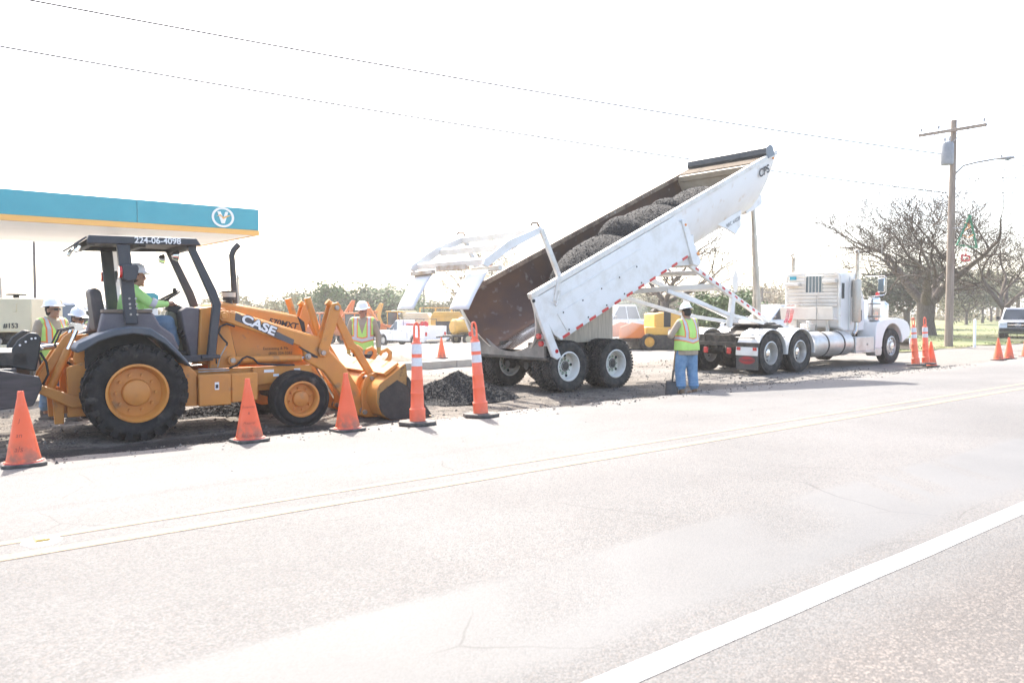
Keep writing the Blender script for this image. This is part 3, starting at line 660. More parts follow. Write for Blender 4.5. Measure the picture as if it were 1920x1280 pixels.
# boom lettering on its dark band
b0, b1 = Vector((*L_(441,598,-.632),)), Vector((*L_(549,643,-.632),)); bx = (b1-b0).normalized(); bn = Vector((-bx.y, bx.x))
def bpt(s, t): q = b0 + bx*s + bn*t; return (q.x, -.634, q.y)
Lb = (b1-b0).length; mb = MB(); mb.add([bpt(0,-.015), bpt(Lb*1.02,-.028), bpt(Lb,.052), bpt(-.03,.085)], [(0,1,2,3)]); mb.build('boom_stripe', mat('stripe_grey', (.09,.085,.085), rough=.5), loader)
q = bpt(.33,.045); text('boom_lettering_outline', 'CASE', .165, decal_black, loader, basis((q[0], -.636, q[2]), (bx.x,0,bx.y), (0,0,1)), bold=.014, sx=1.3)
text('boom_lettering', 'CASE', .165, decal_white, loader, basis((q[0], -.640, q[2]), (bx.x,0,bx.y), (0,0,1)), bold=.006, sx=1.3)
e = L_(531,607,-.365); text('model_lettering', '570MXT', .115, decal_black, loader, basis((e[0], -.365, e[1]), (1,0,-.20), (0,0,1)), bold=.003, sx=1.05, shear=.1)
fl = mat('faded_lettering', (.10,.05,.02), rough=.6)
e = L_(517,653,-.365); text('door_lettering', 'Excavating & Ma', .056, fl, loader, basis((e[0], -.365, e[1]), (1,0,0), (0,0,1)))
e = L_(526,662,-.365); text('phone_lettering', '(830) 324-5262', .056, fl, loader, basis((e[0], -.365, e[1]), (1,0,0), (0,0,1)))
e = lp([(559,650), (563,650), (596,668), (596,671), (588,670)], -.634); mb = MB(); mb.prism(e, -.636, -.633); mb.build('boom_slot', black, loader)
# bucket
bp = [(3.70,.82), (3.68,.84), (3.28,.56), (3.22,.47), (3.22,.28), (3.30,.09), (3.45,.005), (4.13,.005), (4.13,.03), (3.5,.04), (3.34,.12), (3.26,.29), (3.26,.45), (3.31,.535)]
bk = part('bucket_shell', lambda m: m.prism(bp, -1.06, 1.06), case_orange, .008)
sidep = [(3.70,.83), (3.28,.55), (3.23,.46), (3.23,.28), (3.31,.09), (3.45,.01), (4.11,.01), (4.05,.13), (3.80,.52), (3.72,.66)]
bmat = mat('asphalt_caked_steel', (.02,.019,.018), (.04,.036,.032), 5, .65, bump=.4, lo=.35, hi=.6)
worn = mat('worn_bucket_side', (.30,.17,.05), (.03,.027,.025), 2.6, .6, lo=.42, hi=.5)
for s in (-1, 1):
    part('bucket_side', lambda m: m.prism(sidep, s*1.04, s*1.065), worn if s < 0 else bmat, .004, bk)
    part('side_cake', lambda m: m.prism([(3.27,.42), (3.55,.60), (3.72,.50), (3.80,.46), (4.03,.13), (4.09,.02), (3.46,.015), (3.33,.10), (3.26,.29)], s*1.066, s*1.072), bmat, 0, bk)
    part('side_cutter', lambda m: m.prism([(3.73,.64), (3.80,.52), (4.06,.13), (4.12,.05), (4.02,.04), (3.94,.13), (3.70,.52)], s*1.073, s*1.093), bmat, .004, bk)
    for y in (.42, .68):
        part('hinge_plate', lambda m: m.prism([(3.16,.16), (3.13,.08), (3.2,.03), (3.45,.02), (3.30,.12), (3.25,.30), (3.27,.46), (3.44,.62), (3.40,.69), (3.28,.68), (3.20,.60), (3.14,.4)], s*y-.02, s*y+.02), case_orange, .01, bk)
    part('hinge_pin', lambda m: (m.cyl((3.19,s*.55,.11), .035, .36, 'y'), m.cyl((3.31,s*.55,.61), .032, .36, 'y')), steel, .004, bk, sp=True)
part('cutting_edge', lambda m: m.prism([(3.95,.0), (4.20,.0), (4.20,.012), (3.95,.035)], -1.07, 1.07), bmat, .003, bk)
part('bucket_lining', lambda m: m.prism([(3.69,.80), (3.30,.52), (3.275,.45), (3.275,.29), (3.35,.13), (3.5,.05), (4.0,.038), (4.0,.042), (3.5,.06), (3.36,.14), (3.285,.29), (3.285,.45), (3.31,.515), (3.69,.785)], -1.03, 1.03), bmat, 0, bk)
def hook(m, y):
    pts = [(3.50,y,.70), (3.60,y,.80), (3.68,y,.90), (3.69,y,.98), (3.63,y,1.03), (3.55,y,1.00), (3.52,y,.94)]
    m.tube(pts, [.05,.045,.042,.04,.036,.03,.02], 8, flat=.6, up=(0,1,0))
for y in (-.55, .0, .55):
    part('lifting_hook', lambda m: hook(m, y), case_orange, 0, bk)
part('bucket_rib', lambda m: m.prism([(3.40,.66), (3.62,.82), (3.60,.86), (3.36,.70)], -1.0, 1.0), case_orange, .006, bk)
# rear hitch frame, cylinders and box blade
for s in (-1, 1):
    part('hitch_plate', lambda m: m.prism([(-.42,.30), (-.70,.30), (-.70,.92), (-.45,1.0), (-.35,.95), (-.35,.4)], s*.40, s*.50), case_orange, .012)
    part('hitch_ear', lambda m: m.prism([(-.35,.95), (-.55,.88), (-.62,1.0), (-.58,1.22), (-.50,1.30), (-.36,1.32), (-.28,1.1)], s*.33, s*.40), case_orange, .015)
    part('lift_arm', lambda m: m.prism([(-1.08,.66), (-1.02,.74), (-.60,.56), (-.44,.58), (-.44,.42), (-.66,.42)], s*.51, s*.57), case_orange, .015)
    part('hitch_pin', lambda m: (m.cyl((-1.03,s*.58,.69), .05, .06, 'y'), m.cyl((-.44,s*.42,1.02), .055, .08, 'y')), greasy, .005, sp=True)
    part('blade_cylinder', lambda m: (m.tube([(-.86,s*.30,.66), (-.66,s*.30,1.14)], .05, 12), m.cyl((-.88,s*.30,.63), .07, .09, 'y')), case_orange, 0)
    part('cylinder_rod', lambda m: (m.tube([(-.66,s*.30,1.14), (-.55,s*.30,1.40)], .025, 10), m.cyl((-.54,s*.30,1.42), .05, .08, 'y')), chrome, 0)
    part('hitch_strut', lambda m: m.prism([(-.62,1.36), (-.70,1.30), (-.98,.84), (-1.02,.66), (-.92,.64), (-.86,.84), (-.58,1.26)], s*.16, s*.24), case_orange, .012)
    part('blade_leg', lambda m: m.prism([(-.84,.22), (-.74,.22), (-.72,.60), (-.86,.66)], s*.40, s*.48), case_orange, .01)
    part('box_side', lambda m: m.prism([(-1.98,.93), (-1.62,1.0), (-1.03,.86), (-1.0,.76), (-1.06,.60), (-1.10,.52), (-1.92,.46), (-2.02,.52)], s*.98, s*1.03), mat('black_blade_steel', (.028,.026,.027), (.06,.052,.055), 3, .5, stretch=(1,1,6)), .012)
    part('curved_shank_plate', lambda m: m.prism([(-1.04,.90), (-1.00,1.10), (-.98,1.30), (-1.02,1.36), (-1.10,1.37), (-1.22,1.28), (-1.28,1.18), (-1.30,.96)], s*.66, s*.72), black, .02)
    for a, b in ((-1.20,1.22), (-1.14,1.26), (-1.08,1.295), (-1.04,1.30)):
        part('shank_hole', lambda m: m.cyl((a, s*.722, b), .012, .01, 'y', 10), decal_white, 0)
    part('rear_hose', lambda m: m.tube([(-.98,s*.5,1.12), (-.92,s*.52,1.0), (-.90,s*.52,.85), (-.96,s*.5,.72)], .014, 7), hose, 0)
    part('rear_hose', lambda m: m.tube([(-.55,s*.2,1.42), (-.72,s*.2,1.38), (-.80,s*.2,1.2), (-.70,s*.2,1.0), (-.5,s*.2,.85)], .014, 7), hose, 0)
part('box_blade', lambda m: (m.prism([(-1.35,.50), (-1.30,.50), (-1.24,.70), (-1.28,.92), (-1.34,.92), (-1.30,.70)], -.98, .98), m.bb(-1.55, -1.25, -.97, .97, .90, .96)), MATS['black_blade_steel'], .01)
part('blade_beam', lambda m: (m.bb(-1.45, -1.12, -.72, .72, .97, 1.14)), greasy, .015)
for i in range(5):
    part('ripper_shank', lambda m: m.prism([(-1.55,.42), (-1.48,.40), (-1.42,.6), (-1.42,1.24), (-1.50,1.24), (-1.50,.6)], -.72+i*.36-.03, -.72+i*.36+.03), greasy, .006)
part('hitch_crossbeam', lambda m: (m.bb(-.74, -.46, -.39, .39, .34, .52), m.bb(-.60, -.40, -.39, .39, .86, 1.0)), case_orange, .012, sp=True)
part('toplink', lambda m: (m.tube([(-1.28,0,1.12), (-.5,0,1.2)], .035, 8), m.tube([(-1.15,-.4,1.3), (-.95,-.45,1.15)], .022, 8)), steel, 0, sp=True)
# ------------------------------------------------------------------ end dump trailer
tx, ty = W(10.83, 12.7); TF = Frame(tx, ty, SITE, PHI); T_ = TF.P
trailer = empty('dump_trailer', TF.o, PHI, 'long white half-round end dump trailer with raised bed and rusty brown inside', 'trailer')
def tpart(name, fn, m, bevel=.008, parent=None, smooth=35, sp=False): return part(name, fn, m, bevel, parent or trailer, smooth, sp)
CT, ST_ = .91, .4145
def bed(s, d, y): return (-.96 + CT*s + ST_*d, y, 1.88 + ST_*s - CT*d)      # s along the bed, d below its top rail
BL_, RAD = 8.93, 1.2
def trough(s, t, r=RAD):                       # t 0..1 from the near rail round to the far rail
    k = 1.0 if s < 8.0 else math.sqrt(max(0, 1-((s-8.0)/.97)**2))
    a = math.pi*t; d = r*math.sin(a)*.97; flat = .18
    d = min(d*1.0 + (flat if 0 < t < 1 else 0)*math.sin(a), 1.15)
    return bed(s, d*k, -r*math.cos(a))
ss = steps([(0,8.0,24), (8.0,8.9,10)])
def shell(r, flip):
    mb = MB(); n = 26
    for s in ss:
        for j in range(n+1): mb.v.append(trough(s, j/n, r))
    k = n+1; mb.f = [(i*k+j, (i+1)*k+j, (i+1)*k+j+1, i*k+j+1) for i in range(len(ss)-1) for j in range(n)]; mb.mi = [0]*len(mb.f); return mb
tub = shell(RAD, 0).build('bed_tub', mat('trailer_white', (.80,.79,.76), (.70,.665,.60), 1.1, .4, lo=.45, hi=.8, c3=(.62,.52,.40), s3=3.5), trailer, smooth=60)
shell(RAD-.03, 1).build('bed_lining', rust_in, trailer, smooth=60)
mb = MB(); n = 26                              # rear lip ring between the two skins
for j in range(n+1): mb.v += [trough(0, j/n, RAD), trough(0, j/n, RAD-.03)]
mb.f = [(2*j, 2*j+2, 2*j+3, 2*j+1) for j in range(n)]; mb.mi = [0]*n; mb.build('bed_lip', old_white, trailer, smooth=0)
for s in (-1, 1):
    tpart('top_rail', lambda m: m.bar(bed(-.02,-.01,s*1.19), bed(8.95,-.01,s*1.19), .11, .11, up=(-ST_,0,CT)), old_white if s < 0 else mat('rusty_rail', (.30,.22,.15), (.16,.10,.065), 4, .7, lo=.4, hi=.6, c3=(.5,.46,.4), s3=9), .012)
# nose: bulkhead and tarp housing
BK = mat('bulkhead_beige', (.38,.31,.22), (.26,.19,.125), 1.5, .55, lo=.4, hi=.75)
mb = MB(); mb.add([trough(7.9, j/26, RAD-.035) for j in range(27)], [tuple(range(27))]); mb.build('bulkhead', BK, trailer, smooth=0, solid=.02)
tpart('bulkhead_lip', lambda m: m.bar(bed(8.0,.05,-1.12), bed(8.0,.05,1.12), .26, .16, up=(-ST_,0,CT)), BK, .02)
tpart('nose_shelf', lambda m: m.bar(bed(8.45,-.03,-1.14), bed(8.45,-.03,1.14), .95, .05, up=(-ST_,0,CT)), mat('dimmed_nose_shelf', (.13,.10,.07), (.08,.06,.045), 3, .8, spec=.1), .01)  # bulkhead beige darkened in the colour to offset the sun on this shelf
tpart('tarp_housing', lambda m: m.prism([(-.10,0), (-.12,.12), (-.05,.24), (.06,.26), (.14,.2), (.15,0)], -1.22, 1.22), mat('tarp_black', (.022,.026,.028), (.045,.05,.052), 4, .5), .015).matrix_local = Matrix.Translation(bed(8.60,.0,0)) @ Matrix.Rotation(-math.atan2(ST_,CT), 4, 'Y')
tpart('housing_end', lambda m: m.prism([(-.13,-.01), (-.14,.13), (-.06,.27), (.07,.29), (.17,.22), (.18,-.01)], -1.26, -1.222), mat('tarp_end_plate', (.19,.22,.24), rough=.45), .008).matrix_local = Matrix.Translation(bed(8.60,.0,0)) @ Matrix.Rotation(-math.atan2(ST_,CT), 4, 'Y')
tpart('nose_board', lambda m: m.bar(bed(8.62,.06,-1.13), bed(8.62,.06,1.13), .04, .34, up=(-ST_,0,CT)), BK, .01)
tpart('tarp_hook', lambda m: m.tube([bed(8.6,-.3,-.55), bed(8.65,-.45,-.55), bed(8.78,-.47,-.55), bed(8.85,-.36,-.55)], .012, 6), steel, 0)
# side skirt panel with bolts and reflective tape
for s in (-1, 1):
    sk = tpart('side_skirt', lambda m: m.prism([(-.96+CT*a+ST_*b, 1.88+ST_*a-CT*b) for a, b in ((.05,.06), (4.5,.06), (4.9,.55), (4.95,1.06), (.35,1.08), (.22,.9))], s*1.195, s*1.235), white_paint, .01)
    tpart('skirt_rib', lambda m: (m.bar(bed(.4,.30,s*1.243), bed(3.2,.30,s*1.243), .012, .03)), white_paint, .004, sk)
    tpart('side_panel', lambda m: m.prism([(-.96+CT*a+ST_*b, 1.88+ST_*a-CT*b) for a, b in ((.45,.56), (3.0,.56), (3.0,1.0), (.55,1.0))], s*1.236, s*1.25), white_paint, .004, sk)
    tpart('skirt_bolt', lambda m: [m.cyl(bed(.6+i*.58, .60 if j else .97, s*1.252), .018, .012, 'y', 8) for i in range(5) for j in (0,1)], greasy, 0, sk, sp=True)
    for i in range(11):
        tpart('reflective_tape', lambda m: m.bar(bed(.40+i*.40,1.045,s*1.238), bed(.60+i*.40,1.045,s*1.238), .006, .055, up=(-ST_,0,CT)), red_tape, 0, sk)
    # rear corner post
    tpart('rear_post', lambda m: m.prism([(-.98,1.90), (-.82,1.93), (-.20,.72), (-.30,.66), (-.42,.72)], s*1.16, s*1.24), white_paint, .015)
    tpart('post_lamp', lambda m: m.cyl(T_(1001,564,-1.25)[:1]+(s*1.245,)+T_(1001,564,-1.25)[1:], .035, .02, 'y', 12), black, .003)
    tpart('corner_lamp', lambda m: m.cyl((-.33,s*1.245,.83), .04, .02, 'y', 12), red_lens, .003)
    for z, x in ((1.12,-.64), (.98,-.58)):
        tpart('tail_lamp', lambda m: m.tube([(x,s*1.1,z), (x-.06,s*1.1,z)], .055, 14), red_lens, .004)
        tpart('lamp_bracket', lambda m: m.bar((x+.02,s*1.1,z), (-.36,s*1.1,z-.02), .05, .09), white_paint, .004)
    # hinge post and gusset where the draft arms join
    tpart('hinge_post', lambda m: m.prism([(3.40,3.62), (3.52,3.66), (4.12,2.72), (4.02,2.62), (3.82,2.66)], s*1.17, s*1.27), white_paint, .012)
    tpart('hinge_gusset', lambda m: m.prism([(3.50,3.0), (3.95,3.35), (4.05,2.66), (3.5,2.62), (3.0,2.60), (3.1,2.8)], s*1.05, s*1.168), white_paint, .012)
    tpart('marker_lamp', lambda m: m.prism([(3.92,2.92), (4.0,2.96), (4.05,2.90), (3.97,2.86)], s*1.27, s*1.285), amber_lens, .005)
    tpart('marker_lamp', lambda m: m.cyl((3.53, s*1.275, 3.53), .03, .02, 'y', 12), amber_lens, .003)
    tpart('nose_lamp', lambda m: m.cyl(bed(8.75,.08,s*1.21), .03, .03, 'y', 12), amber_lens, .003)
    # draft arms
    tpart('draft_arm', lambda m: m.bar((3.98,s*1.0,2.68), (8.02,s*.46,1.34), .09, .125), white_paint, .012)
    for i in range(11):
        t = .06 + i*.078; q = Vector((3.98,s*1.055,2.68)).lerp(Vector((8.02,s*.515,1.34)), t); q2 = Vector((3.98,s*1.055,2.68)).lerp(Vector((8.02,s*.515,1.34)), t+.034)
        tpart('reflective_tape', lambda m: m.bar(q, q2, .004, .05), red_tape, 0)
    tpart('arm_strut', lambda m: m.bar((6.1,s*.72,1.97), (5.95,s*.72,1.2), .10, .14, up=(1,0,0)), white_paint, .01)
    tpart('lower_arm', lambda m: m.bar((3.3,s*.95,2.06), (6.05,s*.72,1.50), .06, .09), white_paint, .01)
    tpart('lower_arm', lambda m: m.bar((6.05,s*.72,1.50), (7.95,s*.45,1.27), .06, .09), white_paint, .01)
tpart('cross_tube', lambda m: (m.tube([(4.4,-.94,2.5), (4.4,.94,2.5)], .06, 10), m.tube([(5.5,-.78,2.16), (5.5,.78,2.16)], .06, 10)), white_paint, 0, sp=True)
tpart('cross_tube', lambda m: m.bar((3.4,.95,2.05), (5.2,-.82,2.22), .1, .12), white_paint, .01)
tpart('hinge_tube', lambda m: m.tube([(3.95,-1.1,2.68), (3.95,1.1,2.68)], .07, 12), white_paint, 0)
tpart('kingpin_plate', lambda m: m.prism([(7.5,1.22), (7.5,1.27), (8.3,1.30), (8.45,1.24)], -.5, .5), greasy, .01)
# hoist
tpart('hoist_stage', lambda m: (m.tube([(8.25,0,1.25), (8.2,0,1.95)], .115, 18), m.cyl((8.2,0,1.96), .125, .05)), mat('hoist_chrome', (.40,.37,.33), (.55,.52,.47), 3, .28, metal=.9, stretch=(4,4,1)), 0)
tpart('hoist_stage', lambda m: (m.tube([(8.2,0,1.98), (8.13,0,2.8)], .098, 18), m.cyl((8.13,0,2.8), .108, .04)), mat('hoist_chrome', (.40,.37,.33), (.55,.52,.47), 3, .28, metal=.9, stretch=(4,4,1)), 0)
tpart('hoist_stage', lambda m: (m.tube([(8.13,0,2.82), (8.05,0,3.62)], .083, 18), m.cyl((8.05,0,3.62), .095, .04)), mat('hoist_chrome', (.40,.37,.33), (.55,.52,.47), 3, .28, metal=.9, stretch=(4,4,1)), 0)
tpart('hoist_stage', lambda m: m.tube([(8.05,0,3.64), (7.97,0,4.45)], .07, 18), mat('hoist_chrome', (.40,.37,.33), (.55,.52,.47), 3, .28, metal=.9, stretch=(4,4,1)), 0)
tpart('hoist_bracket', lambda m: m.prism([(7.4,4.15), (7.3,4.5), (8.1,4.75), (8.12,4.5), (7.9,4.36)], -.2, .2), white_paint, .015)
tpart('number_bracket', lambda m: m.prism([(-.96+CT*a+ST_*b, 1.88+ST_*a-CT*b) for a, b in ((6.35,.9), (7.45,.95), (7.30,1.30), (7.0,1.42), (6.7,1.15))], -.86, -.80), white_paint, .012)
q = bed(7.02,1.10,-.865); text('unit_number', 'RRC 64228', .13, mat('faded_grey_print', (.25,.25,.25), rough=.6), trailer, basis(q, (CT,0,ST_), (-ST_,0,CT)))
q = bed(8.22,.26,-1.205); text('maker_badge', 'CPS', .26, decal_black, trailer, basis((q[0], -1.212, q[2]), (CT,0,ST_), (-ST_,0,CT)), bold=.006, shear=.25, sx=1.1)
# rear plate under the lip
mb = MB(); arc = [(1.2*math.cos(math.pi*j/20), .78+ (1.0-math.sin(math.pi*j/20))*1.0) for j in range(21)]
arc = [(y, min(z, 1.5)) for y, z in arc if z < 1.35]
mb.prism([(arc[-1][0], .66)] + arc[::-1] + [(arc[0][0], .66)], -.50, -.44, 'x'); mb.build('rear_plate', mat('dirty_rear_steel', (.16,.145,.13), (.30,.27,.23), 3, .6, bump=.1), trailer, bevel=.006)
tpart('rear_bumper', lambda m: m.bb(-.52, -.36, -1.15, 1.15, .64, .70), greasy, .01)
tpart('subframe', lambda m: (m.bb(-.35, 2.0, -.52, -.40, .62, .98), m.bb(-.35, 2.0, .40, .52, .62, .98)), greasy, .01, sp=True)
tpart('subframe_panel', lambda m: m.prism([(.3,.95), (1.95,.95), (1.95,1.9), (.9,1.42), (.3,1.12)], -.56, -.53), mat('streaked_panel', (.55,.47,.36), (.38,.31,.23), 3, .6, stretch=(9,9,.7)), .004)
tpart('subframe_panel', lambda m: m.prism([(.3,.95), (1.95,.95), (1.95,1.9), (.9,1.42), (.3,1.12)], .53, .56), MATS['streaked_panel'], .004)
tpart('cross_member', lambda m: (m.bb(-.2,-.1,-.4,.4,.6,.8), m.bb(1.7,1.85,-.4,.4,.6,.8)), greasy, .01, sp=True)
for X in (.05, 1.40):
    tpart('axle', lambda m: m.tube([(X,-.9,.52), (X,.9,.52)], .075, 12), greasy, 0)
    for s in (-1, 1):
        wheel(trailer, (X, s*1.075, .515), .515, .27, .285, s, dusty_rubber, old_white, 'block', dual=True)
        wheel(trailer, (X, s*.765, .515), .515, .27, .285, -s, dusty_rubber, old_white, 'block', dual=True)
        tpart('air_bag', lambda m: m.lathe([(.06,.62), (.12,.66), (.10,.72), (.12,.78), (.06,.82)], (X+.35, s*.45, 0), 'z', 14), black, 0)
        tpart('brake_chamber', lambda m: m.tube([(X-.2,s*.3,.48), (X-.36,s*.3,.5)], .08, 12), greasy, 0)
# raised tailgate
for s in (-1, 1):
    tpart('gate_arm', lambda m: m.bar((-.74,s*1.24,3.17), (-.27,s*1.24,2.28), .07, .10), old_white, .01)
    tpart('gate_arm', lambda m: m.bar((-.27,s*1.24,2.30), (-.38,s*1.24,1.80), .07, .09, up=(1,0,0)), old_white, .01)
    tpart('gate_latch', lambda m: m.tube([(-.30,s*1.29,2.0), (-.36,s*1.29,1.75), (-.40,s*1.29,1.72)], .025, 8), old_white, 0)
    tpart('gate_side', lambda m: m.prism([(-.72,3.22), (-.70,3.10), (-1.45,2.76), (-2.02,2.40), (-2.12,2.44), (-2.08,2.54), (-1.5,2.92)], s*1.18, s*1.25), white_paint, .012)
    tpart('gate_hook', lambda m: m.tube([(-.74,s*1.2,3.2), (-.80,s*1.2,3.28), (-.92,s*1.2,3.27), (-.96,s*1.2,3.22)], .022, 6), MATS['rusty_rail'], 0)
for a, b, h in (((-.80,3.12), None, .13), ((-1.36,2.83), None, .13), ((-1.92,2.52), None, .12)):
    tpart('gate_cross_bar', lambda m: m.bar((a[0],-1.19,a[1]), (a[0],1.19,a[1]), .10, h, up=(-.4,0,.9)), white_paint, .012)
tpart('gate_bottom_bar', lambda m: m.bar((-1.72,-1.24,2.40), (-1.78,-.45,2.38), .10, .09), old_white, .01)
tpart('gate_bottom_bar', lambda m: m.bar((-1.92,-.5,2.44), (-1.92,.5,2.44), .10, .10), mat('rusty_white', (.6,.55,.47), (.38,.25,.15), 3, .6), .01)
tpart('gate_bottom_bar', lambda m: m.bar((-2.02,.5,2.38), (-2.05,1.24,2.36), .10, .08), MATS['rusty_white'], .01)
mb = MB(); mb.bar((-1.73,-1.05,2.40), (-1.73,-.98,2.40), .104, .094); mb.build('gate_tape', red_tape, trailer)
for y0, y1, dx in ((-1.06,-.46,0), (.58,1.20,-.12)):
    mb = MB(); mb.grid(4, 8, lambda a, b: (-1.86+dx - b*.44 - .03*math.sin(b*2.6), y0+(y1-y0)*a, 2.36 - b*.72)); mb.build('gate_flap', mat('white_flap', (.74,.745,.75), (.66,.66,.66), 2, .5), trailer, solid=.012, smooth=60)
# load of asphalt inside the bed
rr = random.Random(4); mb = MB(); NS, NW = 230, 64
def load_d(s, y):
    d = .62 + .25*(y/1.1)**2
    for c, w, h in ((3.05,1.35,.66), (4.9,1.25,.72), (6.75,1.2,.52)):
        q = 1 - ((s-c)/w)**2 - (y/1.35)**2
        if q > 0: d -= h*q**.75
    d += .9*sstep(2.2, 1.0, s) if s < 2.2 else 0
    d += (vnoise(s*3, y*3)-.5)*.04
    return d
def fn(a, b):
    s = .95 + a*6.95; k = b*2-1; d = load_d(s, k*1.1) + (rr.random()-.5)*.02
    lim = math.sqrt(max(0, 1 - min(1, max(0, d)/1.16)**2))*1.15 if d > 0 else 1.15
    return bed(s + (rr.random()-.5)*.01, min(d, 1.14), k*lim)
def ld(): pass
mb.grid(NS, NW, fn)
for i in range(5000):
    p = Vector(fn(rr.random(), rr.random())); t = .008 + rr.random()**2*.018; w = [Vector((rr.gauss(0,1), rr.gauss(0,1), rr.gauss(0,1))).normalized()*t for _ in range(4)]; mb.add([p+q for q in w], [(0,1,2), (0,2,3), (0,3,1), (1,3,2)])
o = mb.build('asphalt_load', asphalt_new, None, smooth=0); o.location = TF.o; o.rotation_euler = (0,0,PHI)
tag(o, 'black asphalt mounded in three humps inside the raised trailer bed', 'asphalt load')
# ------------------------------------------------------------------ tractor unit
kx, ky = W(17.9, 12.7); KF = Frame(kx, ky, -.205, PHI); K_ = KF.P
truck = empty('semi_truck', KF.o, PHI, 'white conventional semi truck coupled to the raised dump trailer', 'truck')
def kpart(name, fn, m, bevel=.01, parent=None, smooth=35, sp=False): return part(name, fn, m, bevel, parent or truck, smooth, sp)
cabw = mat('truck_white', (.79,.78,.75), (.72,.70,.66), 1.5, .3, coat=.4, lo=.45, hi=.8)
for s in (-1, 1):
    kpart('frame_rail', lambda m: m.bb(-.62, 7.2, s*.38, s*.46, .74, 1.0), greasy, .01)
    for X in (0, 1.35):
        wheel(truck, (X, s*1.08, .525), .525, .27, .29, s, dusty_rubber, alu, 'rib', dual=True)
        wheel(truck, (X, s*.77, .525), .525, .27, .29, -s, dusty_rubber, alu, 'rib', dual=True)
        def fn(m):
            A = [math.pi*(-.02 + i*1.04/22) for i in range(23)]
            o_ = [(X+math.cos(a)*.665, .515+math.sin(a)*.62) for a in A]; i_ = [(X+math.cos(a)*.64, .515+math.sin(a)*.595) for a in A][::-1]
            m.prism(o_+i_, s*.60, s*1.235)
        fd = kpart('rear_fender', fn, white_paint, .006)
        for a in (.35, .55, .72):
            def fn(m):
                m.tube([(X+math.cos(math.pi*a)*.668, y, .515+math.sin(math.pi*a)*.623) for y in (s*.61, s*1.23)], .012, 6)
            kpart('fender_rib', fn, white_paint, 0, fd)
        kpart('fender_bracket', lambda m: m.tube([(X-.55,s*.5,.92), (X-.55,s*1.1,.92)], .018, 8), steel, 0, fd)
    wheel(truck, (6.5, s*1.04, .525), .525, .29, .29, s, dusty_rubber, mat('steer_rim_alu', (.62,.6,.57), rough=.35, metal=.7), 'rib')
    fl = kpart('mud_flap', lambda m: m.bb(-.64, -.62, s*.60, s*1.24, .12, .70), mat('flap_rubber', (.05,.05,.05), (.09,.088,.085), 4, .5), .003)
    kpart('flap_plate', lambda m: m.bb(-.655, -.642, s*.61, s*1.23, .60, .69), decal_white, 0, fl)
    for a in (.63, 1.10): kpart('flap_reflector', lambda m: m.bb(-.664, -.656, s*a, s*(a+.11), .605, .685), red_lens, 0, fl)
    mb = MB(); mb.lathe([(0,-.001), (.9,-.001), (1,.001)], (0,0,0), 'x', 28); ov = mb.build('flap_oval', mat('oval_red', (.42,.025,.03), rough=.5), fl); ov.scale = (1,.235,.105); ov.location = (-.644, s*.92, .36)
    mb = MB(); mb.lathe([(.86,-.003), (.93,-.003), (.93,-.001)], (0,0,0), 'x', 28); ov = mb.build('oval_ring', MATS['flap_rubber'], fl); ov.scale = (1,.235,.105); ov.location = (-.645, s*.92, .36)
    text('flap_lettering', 'Peterbilt', .10, MATS['flap_rubber'], fl, basis((-.650, s*.92, .36), (0,-1,0), (0,0,1)), shear=.25, ext=.001)
for y in (.32, -.40): kpart('stop_lamp', lambda m: m.box((-.66, y, .58), (.05,.13,.16)), red_lens, .02)
kpart('rear_crossmember', lambda m: (m.bb(-.66, -.58, -1.24, 1.24, .70, .80)), greasy, .006)
kpart('frame_end', lambda m: m.bb(-.60, -.52, -.5, .6, .80, .98), greasy, .006)
for X in (0, 1.35):
    kpart('axle', lambda m: (m.tube([(X,-1,.525), (X,1,.525)], .08, 12), m.ell((X,0,.55), (.2,.22,.2))), greasy, 0)
kpart('axle', lambda m: m.tube([(6.5,-1,.5), (6.5,1,.5)], .06, 10), greasy, 0)
kpart('fifth_wheel', lambda m: (m.prism([(.55,1.10), (.75,1.18), (1.6,1.22), (1.75,1.16), (1.7,1.06), (.6,1.04)], -.45, .45), m.bb(.8, 1.5, -.4, .4, .98, 1.06)), greasy, .015)
kpart('fifth_wheel_ramp', lambda m: m.prism([(.1,.98), (.15,1.0), (.62,1.14), (.6,1.08)], -.3, .3), greasy, .006)
kpart('deck_plate', lambda m: m.bb(2.0, 3.6, -.42, .42, 1.0, 1.02), alu, .003)
